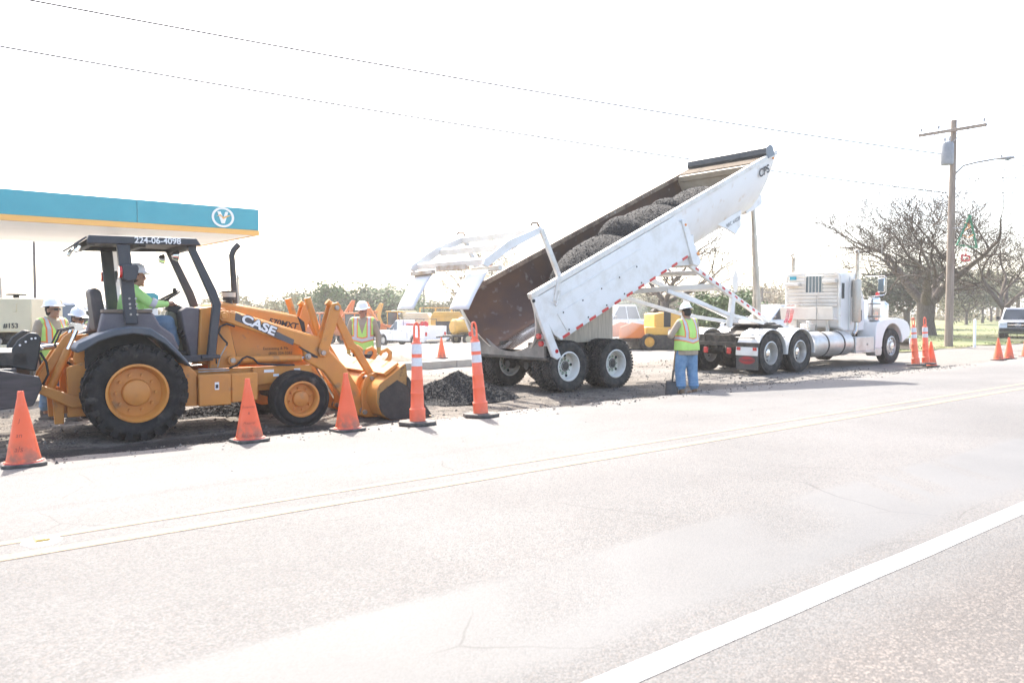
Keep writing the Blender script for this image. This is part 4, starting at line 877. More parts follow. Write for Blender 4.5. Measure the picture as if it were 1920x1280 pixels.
# cab
def fn(m):
    prof = [(4.02,1.12), (4.02,2.60), (4.10,2.70), (4.9,2.72), (5.12,2.66), (5.42,2.02), (5.50,1.9), (5.50,1.0), (4.3,1.0)]
    m.prism(prof, -.82, .82)
cab = kpart('cab', fn, cabw, .05)
for s in (-1, 1):
    dr = kpart('door', lambda m: m.prism([(4.55,1.02), (4.55,2.58), (4.98,2.58), (5.34,2.0), (5.40,1.9), (5.40,1.02)], s*.821, s*.85), cabw, .012)
    kpart('door_window', lambda m: m.prism([(4.64,2.0), (4.64,2.48), (4.94,2.48), (5.24,1.98)], s*.852, s*.862), glass, .004, dr)
    kpart('lower_door_window', lambda m: m.prism([(4.95,1.3), (4.95,1.62), (5.25,1.62), (5.25,1.3)], s*.852, s*.862), glass, .004, dr)
    kpart('door_handle', lambda m: m.bar((4.62,s*.87,1.86), (4.76,s*.87,1.86), .03, .03), chrome, .004, dr)
    kpart('cab_rear_window', lambda m: m.prism([(4.12,1.95), (4.12,2.4), (4.28,2.4), (4.28,1.95)], s*.821, s*.828), glass, .004, cab)
    st = kpart('exhaust_stack', lambda m: m.tube([(4.50,s*1.0,.92), (4.58,s*1.02,1.02), (4.62,s*1.02,1.18), (4.62,s*1.02,3.18), (4.60,s*1.02,3.27), (4.52,s*1.02,3.34)], .062, 14), mat('hot_chrome', (.62,.59,.54), (.40,.36,.31), 4, .25, metal=1), 0)
    kpart('heat_shield', lambda m: (m.lathe([(.115,1.27), (.125,1.30), (.125,2.46), (.115,2.50), (.07,2.51)], (4.62,s*1.02,0), 'z', 20)), mat('perforated_shield', (.60,.55,.48), (.36,.32,.27), 60, .3, metal=.9, bump=.4, bscale=120), 0, st)
    kpart('stack_tip', lambda m: m.tube([(4.535,s*1.02,3.33), (4.505,s*1.02,3.355)], .056, 12), decal_black, 0, st)
    kpart('grab_rail', lambda m: m.tube([(4.86,s*.98,1.25), (4.86,s*1.0,1.3), (4.86,s*1.0,2.5), (4.86,s*.9,2.55)], .015, 6), chrome, 0)
    # hood side, fender, air cleaner, mirror, steps
    def fn(m):
        A = [math.pi*(.0 + i*1.0/20) for i in range(21)]
        outer = [(7.62,.80), (7.66,.95), (7.60,1.12), (7.45,1.25), (7.2,1.33), (6.8,1.37), (6.2,1.36), (5.85,1.32), (5.55,1.25), (5.45,1.1), (5.42,.50), (5.80,.48)]
        inner = [(6.5-math.cos(a)*.66, .55+math.sin(a)*.66) for a in A]
        m.prism(outer + [(5.84,.55)] + inner[1:-1] + [(7.15,.62), (7.3,.7)], s*.62, s*1.20)
    kpart('front_fender', fn, cabw, .03)
    kpart('fender_step', lambda m: m.prism([(5.42,.30), (5.40,.50), (5.84,.48), (5.82,.30), (5.75,.26), (5.48,.26)], s*.9, s*1.2), alu, .02)
    kpart('wheel_well', lambda m: m.bb(5.9, 7.1, s*.5, s*.62, .8, 1.25), black, .01)
    ac = kpart('air_cleaner', lambda m: m.lathe([(0,1.28), (.14,1.30), (.17,1.36), (.17,1.86), (.16,1.90), (.165,1.94), (.14,1.99), (0,2.0)], (5.75,s*.98,0), 'z', 24), mat('polished_canister', (.72,.70,.67), rough=.14, metal=1), 0)
    kpart('canister_strap', lambda m: [m.lathe([(.171,z), (.178,z+.01), (.178,z+.04), (.171,z+.05)], (5.75,s*.98,0), 'z', 24) for z in (1.40,1.78)], steel, 0, ac, sp=True)
    kpart('cowl_lamp', lambda m: m.tube([(5.98,s*.98,2.10), (5.91,s*.98,2.10)], .055, 14), red_lens, .005)
    mi = kpart('mirror', lambda m: m.box((5.62,s*1.25,2.36), (.06,.20,.42)), chrome, .02)
    kpart('mirror_glass', lambda m: m.box((5.588,s*1.25,2.36), (.006,.17,.38)), tint_glass, .004, mi)
    kpart('mirror_frame', lambda m: m.tube([(5.45,s*.84,2.62), (5.6,s*1.35,2.62), (5.64,s*1.38,2.58), (5.64,s*1.38,2.1), (5.6,s*1.33,2.06), (5.5,s*.9,2.0)], .014, 6), chrome, 0, mi)
    tk = kpart('fuel_tank', lambda m: m.lathe([(0,2.12), (.31,2.12), (.345,2.16), (.35,2.2), (.35,4.12), (.345,4.16), (.31,4.2), (0,4.2)], (0,s*.86,.665), 'x', 32), alu, 0)
    kpart('tank_strap', lambda m: [m.lathe([(.352,x), (.362,x+.01), (.362,x+.06), (.352,x+.07)], (0,s*.86,.665), 'x', 32) for x in (2.75,3.6)], greasy, 0, tk, sp=True)
    kpart('battery_box', lambda m: (m.bb(4.28, 5.36, s*.75, s*1.19, .42, .84)), alu, .02)
    kpart('box_step', lambda m: m.bb(4.25, 5.40, s*1.0, s*1.22, .38, .42), alu, .006)
    kpart('box_latch', lambda m: m.cyl((4.95,s*1.195,.62), .035, .02, 'y', 12), steel, .003)
    kpart('air_tank', lambda m: m.lathe([(0,4.2), (.10,4.22), (.12,4.28), (.12,5.2), (.10,5.26), (0,5.28)], (0,s*.62,.98), 'x', 18), white_paint, 0)
    kpart('headlight', lambda m: m.lathe([(0,.0), (.10,.02), (.12,.1), (.12,.22), (0,.24)], (7.55,s*.95,1.15), 'x', 18), chrome, 0)
kpart('windshield', lambda m: m.prism([(5.135,2.62), (5.15,2.64), (5.42,2.06), (5.405,2.04)], -.74, .74), glass, .004, cab)
kpart('sun_visor', lambda m: m.prism([(5.05,2.70), (5.3,2.62), (5.3,2.6), (5.05,2.66)], -.8, .8), cabw, .006, cab)
kpart('roof_marker', lambda m: [m.box((4.95, y, 2.745), (.1,.06,.05)) for y in (-.6,-.3,0,.3,.6)], amber_lens, .012, cab, sp=True)
kpart('air_horn', lambda m: m.tube([(4.3,.3,2.78), (4.9,.3,2.79), (5.0,.3,2.79)], [.02,.025,.06], 10), chrome, 0, cab)
hd = kpart('hood', lambda m: m.grid(10, 14, lambda a, b: (5.46+a*2.05, (.66-.12*a)*(-1 if b < .5 else 1)*min(1, abs(b*2-1)*1.25)**.8, (1.97-.10*a) - (.0 if abs(b*2-1) < .62 else ((abs(b*2-1)-.62)/.38)**1.6*(.72)))), cabw, 0, None, 60)
kpart('hood_body', lambda m: m.prism([(5.48,1.0), (5.48,1.86), (7.50,1.77), (7.50,.80)], -.50, .50), cabw, .05)
kpart('radiator_shell', lambda m: m.prism([(-.54,.72), (-.54,1.80), (-.42,1.90), (.42,1.90), (.54,1.80), (.54,.72)], 7.50, 7.62, 'x'), chrome, .03)
kpart('front_bumper', lambda m: m.bb(7.68, 7.80, -1.18, 1.18, .38, .74), chrome, .02)
kpart('hood_latch', lambda m: m.cyl((6.2,-.6,1.72), .03, .03, 'y', 10), black, .003)
kpart('antenna', lambda m: m.tube([(5.6,-1.25,2.6), (5.58,-1.27,3.9)], .008, 5), steel, 0)
# headache rack
rk = kpart('rack_frame', lambda m: m.tube([(3.97,-.84,1.15), (3.97,-.84,2.58), (3.97,-.80,2.66), (3.97,-.72,2.70), (3.97,.72,2.70), (3.97,.80,2.66), (3.97,.84,2.58), (3.97,.84,1.15)], .045, 10), old_white, 0)
RB = mat('rack_panel', (.66,.62,.55), (.55,.49,.41), 2, .5, lo=.4, hi=.75)
for i in range(9):
    z0 = 1.72 + i*.107
    if 4 <= i <= 8:
        for y0, y1 in ((-.80,-.34), (.22,.80)): kpart('rack_slat', lambda m: m.prism([(3.94,z0), (3.975,z0+.01), (3.975,z0+.09), (3.94,z0+.10), (3.925,z0+.05)], y0, y1), RB, .006, rk)
    else: kpart('rack_slat', lambda m: m.prism([(3.94,z0), (3.975,z0+.01), (3.975,z0+.09), (3.94,z0+.10), (3.925,z0+.05)], -.80, .80), RB, .006, rk)
kpart('cab_back_glass', lambda m: m.bb(3.985, 4.01, -.34, .22, 2.12, 2.62), tint_glass, .004, cab)
kpart('window_bar', lambda m: [m.tube([(3.93,-.32+i*.105,2.12), (3.93,-.32+i*.105,2.64)], .012, 6) for i in range(6)], RB, 0, rk, sp=True)
kpart('rack_tray', lambda m: m.prism([(3.66,1.34), (3.60,1.70), (3.63,1.71), (3.70,1.40), (3.97,1.36), (3.97,1.32)], -.84, .84), RB, .01, rk)
kpart('rack_shelf', lambda m: (m.bb(3.78, 3.96, .35, .82, 2.33, 2.42), m.bb(3.78, 3.96, -.80, -.40, 2.40, 2.49)), RB, .01, rk, sp=True)
kpart('rack_leg', lambda m: (m.bar((3.95,-.5,1.34), (3.95,-.5,1.0), .08, .08, up=(1,0,0)), m.bar((3.95,.5,1.34), (3.95,.5,1.0), .08, .08, up=(1,0,0))), old_white, .006, rk, sp=True)
mb = MB(); mb.bb(3.915, 3.922, .50, .72, 2.52, 2.62); mb.build('company_plate', mat('plate_teal', (.03,.28,.36), rough=.5), rk)
kpart('strap_coil', lambda m: m.tube([(3.72+.03*math.sin(t*3), .1+t*.05, 1.73+.05*abs(math.sin(t*2.2))) for t in [i*.3 for i in range(20)]], .015, 6), mat('rope_white', (.6,.57,.5), rough=.8), 0, rk)
for i, (cm, y) in enumerate(((mat('red_air_hose', (.55,.05,.06), rough=.4), .15), (mat('blue_air_hose', (.40,.10,.14), rough=.4), .28))):
    p0, p1 = Vector((3.75,y+.35,1.75)), Vector((2.75,y-.15,1.28)); ax = (p1-p0).normalized(); e1 = ax.cross(Vector((0,1,0))).normalized(); e2 = ax.cross(e1)
    kpart('air_hose', lambda m: m.tube([p0.lerp(p1, t/150) + (e1*math.cos(t*.75)+e2*math.sin(t*.75))*.04 - Vector((0,0,.12*math.sin(math.pi*t/150))) for t in range(151)], .0065, 5), cm, 0)
kpart('hose_post', lambda m: m.tube([(3.6,-.35,1.02), (3.6,-.35,2.05)], .014, 6), steel, 0)
kpart('hydraulic_valve', lambda m: (m.box((3.3,-.25,1.12), (.3,.3,.2)), m.cyl((3.1,-.4,1.2), .07, .2)), alu, .015)
# ------------------------------------------------------------------ people
skin = mat('skin', (.34,.19,.125), (.29,.155,.10), 9, .55); skin_red = mat('ruddy_skin', (.42,.22,.15), (.36,.17,.12), 9, .55)
khaki = mat('khaki_shirt', (.40,.32,.235), (.33,.26,.19), 6, .85, bump=.3, bscale=9); denim = mat('blue_denim', (.11,.22,.36), (.20,.33,.47), 7, .85, bump=.35, bscale=10)
dark_jeans = mat('dark_trousers', (.028,.028,.036), (.05,.05,.06), 6, .85, bump=.3, bscale=10); faded_denim = mat('faded_denim', (.16,.24,.33), (.09,.15,.22), 6, .85, bump=.3, bscale=10)
boot = mat('tan_work_boot', (.25,.16,.095), (.17,.105,.06), 8, .75); dark_boot = mat('dark_boot', (.07,.055,.045), rough=.7)
hat_white = mat('hard_hat_white', (.80,.80,.80), rough=.3, coat=.3); hair_m = mat('dark_hair', (.018,.013,.011), rough=.7)
glove_y = mat('yellow_glove', (.55,.33,.08), (.45,.26,.07), 8, .8); hood_green = mat('green_hoodie', (.035,.085,.06), (.05,.11,.075), 6, .9); hood_grey = mat('grey_hoodie', (.07,.075,.08), rough=.9)
def hivis(name, base, vest=True):
    m, nt, b = newmat(name); t = nd(nt, 'ShaderNodeTexCoord'); sp = nd(nt, 'ShaderNodeSeparateXYZ'); nt.links.new(t.outputs['Object'], sp.inputs[0])
    ay = mth(nt, 'ABSOLUTE', sp.outputs[1])
    def band(x, c, w): return mth(nt, 'LESS_THAN', mth(nt, 'ABSOLUTE', mth(nt, 'SUBTRACT', x, c)), w)
    nz = noise(nt, t.outputs['Object'], 7, 3); col_ = mixc(nt, nz, base, tuple(q*.82 for q in base))
    lift = mth(nt, 'ADD', sp.outputs[2], mth(nt, 'MULTIPLY', ay, -.25))
    org = mth(nt, 'MAXIMUM', mth(nt, 'MULTIPLY', band(ay, .125, .042), mth(nt, 'GREATER_THAN', lift, 1.06)), band(lift, 1.06, .05))
    slv = mth(nt, 'MAXIMUM', mth(nt, 'MULTIPLY', band(ay, .125, .024), mth(nt, 'GREATER_THAN', lift, 1.06)), band(lift, 1.06, .029))
    if vest:
        vn = mth(nt, 'MULTIPLY', mth(nt, 'GREATER_THAN', sp.outputs[0], .03), mth(nt, 'LESS_THAN', ay, mth(nt, 'MULTIPLY', mth(nt, 'SUBTRACT', sp.outputs[2], 1.17), .30))); col_ = mixc(nt, org, col_, (.85,.22,.05)); col_ = mixc(nt, slv, col_, (.55,.54,.56)); col_ = mixc(nt, vn, col_, (.36,.29,.21))
    nt.links.new(col_, b.inputs['Base Color']); b.inputs['Roughness'].default_value = .75; bump(nt, noise(nt, t.outputs['Object'], 9, 4), .4, .02, b); return m
vest_m = hivis('lime_safety_vest', (.52,.80,.20)); shirt_m = hivis('lime_safety_shirt', (.50,.86,.28), False)
def capsule(mb, a, b, ra, rb, n=12, flat=1., up=None):
    a, b = Vector(a), Vector(b); t = (b-a).normalized(); P = []; Rr = []
    for q in (80, 55, 28): P.append(a - t*ra*math.sin(R(q))); Rr.append(ra*math.cos(R(q)))
    P += [a, a.lerp(b, .5), b]; Rr += [ra, (ra+rb)/2*1.02, rb]
    for q in (28, 55, 80): P.append(b + t*rb*math.sin(R(q))); Rr.append(rb*math.cos(R(q)))
    mb.tube(P, Rr, n, flat, up=up)
def loft(mb, rings, n=18):                      # rings: (x, y, z, half depth, half width)
    vs = []
    for x, y, z, rx, ry in rings:
        for k in range(n):
            a = 2*math.pi*k/n; c, s = math.cos(a), math.sin(a); e = .8
            vs.append((x + rx*math.copysign(abs(c)**e, c), y + ry*math.copysign(abs(s)**e, s), z))
    m = len(rings); fs = [(i*n+k, i*n+(k+1) % n, (i+1)*n+(k+1) % n, (i+1)*n+k) for i in range(m-1) for k in range(n)]
    fs += [tuple(range(n))[::-1], tuple(range((m-1)*n, m*n))]; mb.add(vs, fs)
def remesh(o, vox, sm=4):
    md = o.modifiers.new('skin', 'REMESH'); md.mode = 'VOXEL'; md.voxel_size = vox; md.use_smooth_shade = True
    s = o.modifiers.new('smooth', 'SMOOTH'); s.factor = .5; s.iterations = sm; return o
def hand(mb, w, d, up_, side, curl=.5):
    """palm and five fingers at wrist w, pointing along d; up_ is the back of the hand"""
    w, d = Vector(w), Vector(d).normalized(); u = Vector(up_); u = (u - d*u.dot(d)).normalized(); s = d.cross(u)*side
    capsule(mb, w, w+d*.075, .030, .036, 8, 1.0)
    for i, (off, ln) in enumerate(((-.027,.062), (-.009,.072), (.010,.068), (.027,.054))):
        k = w + d*.085 + s*off; d1 = (d*math.cos(curl*.7) - u*math.sin(curl*.7)); d2 = (d*math.cos(curl*1.7) - u*math.sin(curl*1.7))
        capsule(mb, k, k+d1*ln*.55, .0095, .009, 6); capsule(mb, k+d1*ln*.55, k+d1*ln*.55+d2*ln*.55, .009, .0075, 6)
    t0 = w + d*.025 - s*.028; t1 = t0 - s*.028 + d*.03; capsule(mb, t0, t1, .012, .010, 6); capsule(mb, t1, t1 + d*.032 - s*.004 - u*.008, .010, .008, 6)
def person(label, loc, rz, scale=1., pose=None, shirt=khaki, legs=denim, sk=skin, boots=boot, vest=True, gloves=None, glasses=False, hood=None, girth=1., headyaw=0, headtilt=0, shirttail=True, stand=True):
    root = empty('person', loc, rz, label, 'person'); root.scale = (scale,)*3
    J = dict(hipL=(0,.09,.92), hipR=(0,-.09,.92), kneeL=(.02,.11,.50), kneeR=(.02,-.11,.50), ankL=(-.02,.12,.09), ankR=(-.02,-.12,.09),
             shL=(0,.19,1.42), shR=(0,-.19,1.42), elL=(-.03,.27,1.13), elR=(-.03,-.27,1.13), wrL=(.06,.27,.88), wrR=(.06,-.27,.88), head=(.02,0,1.60), chest=(0,0,1.28), belly=(0,0,1.05), neck=(0,0,1.47), pelvis=(0,0,.93))
    J.update(pose or {}); V = {k: Vector(v) for k, v in J.items()}; g = girth
    cb = V['belly']; cc = V['chest']; cn = V['neck']; cp = V['pelvis']
    tors = [(cp.x, cp.y, cp.z-.08, .11*g, .155*g), (cp.x, cp.y, cp.z+.02, .125*g, .17*g), (cb.x+.01*g, cb.y, cb.z, .13*g, .165*g), (cc.x, cc.y, cc.z-.04, .125*g, .175), (cc.x, cc.y, cc.z+.06, .115, .185), (cn.x-.01, cn.y, cn.z-.06, .085, .165), (cn.x, cn.y, cn.z-.01, .06, .085)]
    H0 = V['head']; hm = Matrix.Translation(H0) @ Matrix.Rotation(headyaw, 4, 'Z') @ Matrix.Rotation(headtilt, 4, 'Y')
    mb = MB(); loft(mb, tors); capsule(mb, cn-Vector((0,0,.03)), hm @ Vector((-.01,0,-.06)), .058, .055)
    for s, K in ((1,'L'), (-1,'R')):
        capsule(mb, V['sh'+K], V['el'+K], .055, .043); capsule(mb, V['el'+K], V['wr'+K], .043, .030)
        capsule(mb, V['hip'+K], V['knee'+K], .085, .058); capsule(mb, V['knee'+K], V['ank'+K], .056, .040)
    hd = MB(); hd.ell((0,0,.03), (.093,.076,.10), 14, 10); hd.ell((.02,0,-.045), (.072,.058,.075), 12, 8)          # skull, jaw
    hd.ell((.10,0,-.005), (.022,.016,.03), 8, 6); hd.ell((.088,0,.038), (.02,.05,.014), 8, 6); hd.ell((.083,0,-.062), (.016,.028,.010), 8, 6); hd.ell((.078,0,-.10), (.02,.026,.02), 8, 6)
    for s in (-1, 1): hd.ell((-.005,s*.078,0), (.024,.012,.034), 8, 6); hd.ell((.07,s*.035,-.02), (.02,.02,.022), 8, 6)
    mb.add([hm @ Vector(p) for p in hd.v], hd.f)
    if not gloves:
        for s, K in ((1,'L'), (-1,'R')): hand(mb, V['wr'+K], V['wr'+K]-V['el'+K] + Vector(J.get('hd'+K, (0,0,0))), (0,s,0) if stand else (0,0,1), s)
    remesh(mb.build('body', sk, root, smooth=60), .009, 3)
    e = MB()
    for s in (-1, 1): e.ell(hm @ Vector((.086,s*.032,.012)), (.008,.012,.008), 8, 6)
    for x in islands(e): x.build('eye', decal_black, root)
    # clothing
    mb = MB(); loft(mb, [(x, y, z, rx+.018, ry+.018) for x, y, z, rx, ry in tors[1:]])
    if shirttail: loft(mb, [(cp.x, cp.y, cp.z-.14, .145*g, .185*g), (cp.x, cp.y, cp.z+.05, .15*g, .19*g)])
    for s, K in ((1,'L'), (-1,'R')):
        capsule(mb, V['sh'+K], V['el'+K], .070, .062); capsule(mb, V['el'+K], V['el'+K].lerp(V['wr'+K], .9), .060, .046)
    mb.lathe([(.062,-.03), (.078,0), (.066,.035)], tuple(cn), 'z', 14); capsule(mb, cn-Vector((0,0,.06)), cn-Vector((0,0,.01)), .08, .065)
    remesh(mb.build('shirt', shirt, root, smooth=60), .012, 4)
    mb = MB(); loft(mb, [(cp.x, cp.y, cp.z-.14, .115*g, .16*g), (cp.x, cp.y, cp.z, .135*g, .178*g), (cp.x, cp.y, cp.z+.09, .13*g, .17*g)])
    for s, K in ((1,'L'), (-1,'R')):
        capsule(mb, V['hip'+K], V['knee'+K], .105*g, .09*g); capsule(mb, V['knee'+K], V['ank'+K]+Vector((0,0,.10)), .086*g, .078*g)
        a = V['ank'+K]; k = V['knee'+K]; 
        for q, r_ in ((.2,.094), (.45,.088), (.62,.092), (.74,.094)): mb.ell(k.lerp(a, q)+Vector((.012*math.sin(q*40),0,0)), (r_*g,r_*g,.022), 10, 6)
    remesh(mb.build('trousers', legs, root, smooth=60), .013, 3)
    for s, K in ((1,'L'), (-1,'R')):
        a = V['ank'+K]; mb = MB(); yaw = Matrix.Rotation(s*.18, 4, 'Z')
        capsule(mb, a+Vector((-.03,0,.02)), a+Vector((-.02,0,-.04)), .055, .052); capsule(mb, a+Vector((-.03,0,-.045)), a+Vector((.15,s*.02,-.05)), .047, .044, 12, .9)
        mb.bb(a.x-.085, a.x+.195, a.y-.046+s*.008, a.y+.046+s*.008, a.z-.095, a.z-.06)
        remesh(mb.build('boot', boots, root, smooth=60), .008, 2)
    if vest:
        mb = MB(); loft(mb, [(cp.x, cp.y, cp.z-.05, .165*g, .215*g), (cp.x, cp.y, cp.z+.04, .162*g, .208*g), (cb.x+.01, cb.y, cb.z, .158*g, .20*g), (cc.x, cc.y, cc.z-.04, .152*g, .198*g**.5), (cc.x, cc.y, cc.z+.06, .145, .212), (cn.x-.005, cn.y, cn.z-.065, .112, .20), (cn.x, cn.y, cn.z-.005, .085, .10)])
        for s, K in ((1,'L'), (-1,'R')): capsule(mb, cn-Vector((0,0,.055)), (cn-Vector((0,0,.055))).lerp(V['sh'+K]+Vector((0,0,.01)), .86), .082, .078)
        remesh(mb.build('safety_vest', vest_m, root, smooth=60), .011, 3)
    if gloves:
        mb = MB()
        for s, K in ((1,'L'), (-1,'R')):
            m2 = MB(); d = V['wr'+K]-V['el'+K]; hand(m2, V['wr'+K], d, (0,s,0), s, .55); capsule(m2, V['wr'+K]-d.normalized()*.06, V['wr'+K]+d.normalized()*.02, .045, .04)
            remesh(m2.build('glove', gloves, root, smooth=60), .007, 2)
    if hood:
        mb = MB(); mb.lathe([(.07,.03), (.105,.0), (.12,-.05), (.10,-.10)], (cn.x-.02, cn.y, cn.z+.02), 'z', 16); mb.ell((cn.x-.09, cn.y, cn.z-.02), (.07,.11,.07), 12, 8)
        remesh(mb.build('hood', hood, root, smooth=60), .012, 3)
    # hair, hat, glasses
    mb = MB(); mb.ell((-.014,0,.025), (.092,.081,.098), 14, 10); mb.ell((-.035,0,-.03), (.062,.070,.055), 12, 8); hr = MB()
    hr.add([hm @ Vector(p) for p in mb.v], mb.f); hr.build('hair', hair_m, root, smooth=60)
    mb = MB(); mb.lathe([(0,.150), (.045,.146), (.085,.125), (.108,.085), (.118,.045), (.121,.032)], (0,0,.045), 'z', 28); mb.lathe([(.119,.036), (.135,.030), (.148,.024), (.146,.018), (.118,.024)], (0,0,.045), 'z', 28)
    mb.grid(8, 3, lambda a, b: ((.13+.065*b*math.sin(math.pi*a))*math.cos((a-.5)*2.2), (.13+.065*b*math.sin(math.pi*a))*math.sin((a-.5)*2.2), .075-.022*b))
    for k in (-.3, 0, .3): mb.tube([(-.095,k*.12,.155), (-.04,k*.14,.188), (.03,k*.14,.191), (.09,k*.12,.160)], [.006,.012,.012,.006], 6)
    h2 = MB(); h2.add([hm @ Vector((p[0]*1.04, p[1]*.92, p[2])) for p in mb.v], mb.f); h2.build('hard_hat', hat_white, root, smooth=50)
    if glasses:
        mb = MB()
        for s in (-1, 1): mb.box((.098,s*.034,.012), (.012,.052,.034), Matrix.Rotation(s*.35, 3, 'Z')); mb.bar((.088,s*.062,.016), (0,s*.082,.018), .006, .01)
        mb.bar((.106,-.012,.02), (.106,.012,.02), .006, .008); g2 = MB(); g2.add([hm @ Vector(p) for p in mb.v], mb.f); g2.build('sunglasses', decal_black, root)
    return root
# worker leaning on a shovel, seen from behind
wp = G(1287, 741); wz = R(118)
person('stocky worker seen from behind in lime vest and blue jeans leaning on a shovel', (wp.x, wp.y, wp.z), wz, .985, dict(shL=(0,.20,1.40), elL=(.04,.36,1.16), wrL=(.27,.20,1.24), elR=(.06,-.30,1.14), wrR=(.28,-.08,1.22), hipL=(0,.10,.92), hipR=(0,-.10,.92), kneeL=(.05,.12,.49), kneeR=(-.02,-.12,.49), ankL=(.02,.12,.09), ankR=(-.06,-.13,.09)), khaki, denim, skin, boot, girth=1.2, headtilt=.25)
sh = empty('shovel', (0,0,0), 0, 'square-point shovel with wooden handle held by the stocky worker', 'shovel')
b0 = G(1258, 742); top = at(1273, 600, wp.y+.28); bm_ = Vector((b0.x, b0.y, b0.z)); ax = (top-bm_).normalized()
sh.location = bm_; sh.rotation_mode = 'QUATERNION'; sh.rotation_quaternion = ax.to_track_quat('Z', 'X')
Ls = (top-bm_).length
mb = MB(); mb.tube([(0,0,.46), (0,0,Ls)], .019, 10); mb.build('handle', mat('ash_handle', (.42,.27,.14), (.30,.18,.09), 5, .6, stretch=(6,6,.8)), sh)
mb = MB(); mb.tube([(0,0,.27), (.01,0,.34), (0,0,.5)], [.012,.02,.023], 10); mb.build('socket', greasy, sh)
def bl(a, b): return (.03*math.cos((a-.5)*2.4)-.03 + .05*b*(1-b), (a-.5)*.25*(1-.08*b), .29 - .29*b)
mb = MB(); mb.grid(8, 8, bl); o = mb.build('blade', mat('shovel_steel', (.045,.04,.036), (.09,.075,.06), 6, .5), sh, solid=.005, smooth=60); o.rotation_euler = (0,0,R(15))
# worker facing the camera behind the bucket
p = G(681, 742); person('worker facing the road in lime vest, yellow gloves and dark trousers behind the bucket', (p.x, p.y, p.z), R(-84), 1., dict(elL=(-.02,.29,1.13), wrL=(.05,.30,.90), elR=(-.03,-.28,1.13), wrR=(.08,-.26,.90)), khaki, dark_jeans, skin_red, boot, gloves=glove_y, headtilt=.12, headyaw=-.2)
# three workers behind the loader's rear
p = G(101, 784); person('standing worker in sunglasses, green hood and lime vest beside the beige machine', (p.x, p.y, p.z), R(-25), 1.01, dict(), khaki, faded_denim, skin, dark_boot, glasses=True, hood=hood_green, headtilt=-.1, headyaw=.25)
def groundpt(px, Y): x = (px-960)/FPX*Y; return (x, Y, ground_z(*UV(x, Y)))
person('worker in sunglasses and grey hood just behind the loader hitch', groundpt(144, 11.9), R(-18), .93, dict(), khaki, dark_jeans, skin, dark_boot, glasses=True, hood=hood_grey, headtilt=.12)
person('worker in khaki and lime vest half hidden by the loader canopy post', groundpt(176, 12.9), R(5), .97, dict(), khaki, faded_denim, skin, dark_boot)
# operator on the loader seat
lm = Matrix.Translation(LF.o) @ Matrix.Rotation(LF.phi, 4, 'Z')
op = person('operator in lime safety shirt seated at the loader steering wheel', lm @ Vector((.10,0,.47)), LF.phi, 1., dict(hipL=(.02,.10,.97), hipR=(.02,-.10,.97), kneeL=(.44,.16,1.0), kneeR=(.44,-.16,1.0), ankL=(.52,.15,.62), ankR=(.52,-.15,.62), pelvis=(-.02,0,.98), belly=(.0,0,1.10), chest=(.02,0,1.30), neck=(.05,0,1.48), head=(.10,0,1.60), shL=(.04,.20,1.42), shR=(.04,-.20,1.42), elL=(.24,.26,1.24), elR=(.24,-.26,1.24), wrL=(.45,.16,1.25), wrR=(.45,-.16,1.25)), shirt_m, faded_denim, skin, dark_boot, vest=False, girth=1.12, shirttail=False, stand=False)
mb = MB()
for s in (-1, 1): pass
mb.tube([(.22,-.26,1.27), (.28,-.255,1.24)], .072, 14); mb.build('reflective_sleeve_band', mat('silver_band', (.55,.54,.55), rough=.5), op)
# ------------------------------------------------------------------ cones and delineator tubes
def cone_mat(name, c, dirt):
    m, nt, b = newmat(name); t = nd(nt, 'ShaderNodeTexCoord'); sp = nd(nt, 'ShaderNodeSeparateXYZ'); nt.links.new(t.outputs['Object'], sp.inputs[0])
    n = noise(nt, t.outputs['Object'], 9, 5); f = mth(nt, 'MULTIPLY', mth(nt, 'MULTIPLY', rng(nt, sp.outputs[2], .30, .03), rng(nt, n, .3, .65)), dirt)
    c2 = mixc(nt, rng(nt, noise(nt, t.outputs['Object'], 3, 4), .4, .75), c, tuple(min(1, q*1.0+.05) for q in c))
    nt.links.new(mixc(nt, f, c2, (.20,.12,.08)), b.inputs['Base Color']); b.inputs['Roughness'].default_value = .5
    b.inputs['Subsurface Weight'].default_value = .15; b.inputs['Subsurface Radius'].default_value = (.05,.015,.01); return m
cone_o = cone_mat('cone_orange', (.88,.135,.045), .8); tube_o = cone_mat('tube_orange', (.92,.165,.075), .2); cone_base = mat('cone_base_rubber', (.055,.05,.045), (.13,.115,.10), 9, .8)
refl = mat('reflective_white', (.72,.72,.72), (.62,.62,.63), 30, .4); marker = mat('faint_marker_ink', (.42,.06,.03), rough=.6)
def make_cone(h=.72, base=.38):
    root = empty('traffic_cone', (0,0,0))
    mb = MB(); mb.prism([(-base/2+.05,-base/2), (base/2-.05,-base/2), (base/2,-base/2+.05), (base/2,base/2-.05), (base/2-.05,base/2), (-base/2+.05,base/2), (-base/2,base/2-.05), (-base/2,-base/2+.05)], 0, .032, 'z'); mb.build('base', cone_base, root, bevel=.006)
    mb = MB(); r0 = base*.40; mb.lathe([(r0+.02,.030), (r0+.018,.045), (r0,.05), (.031,h-.05), (.030,h-.02), (.026,h), (.02,h), (.02,h-.1)], (0,0,0), 'z', 32); mb.build('cone', cone_o, root)
    mb = MB(); mb.lathe([(r0+.03,.032), (r0+.028,.036), (r0+.015,.036)], (0,0,0), 'z', 32); mb.build('collar', mat('cone_collar', (.55,.05,.05), rough=.5), root); return root
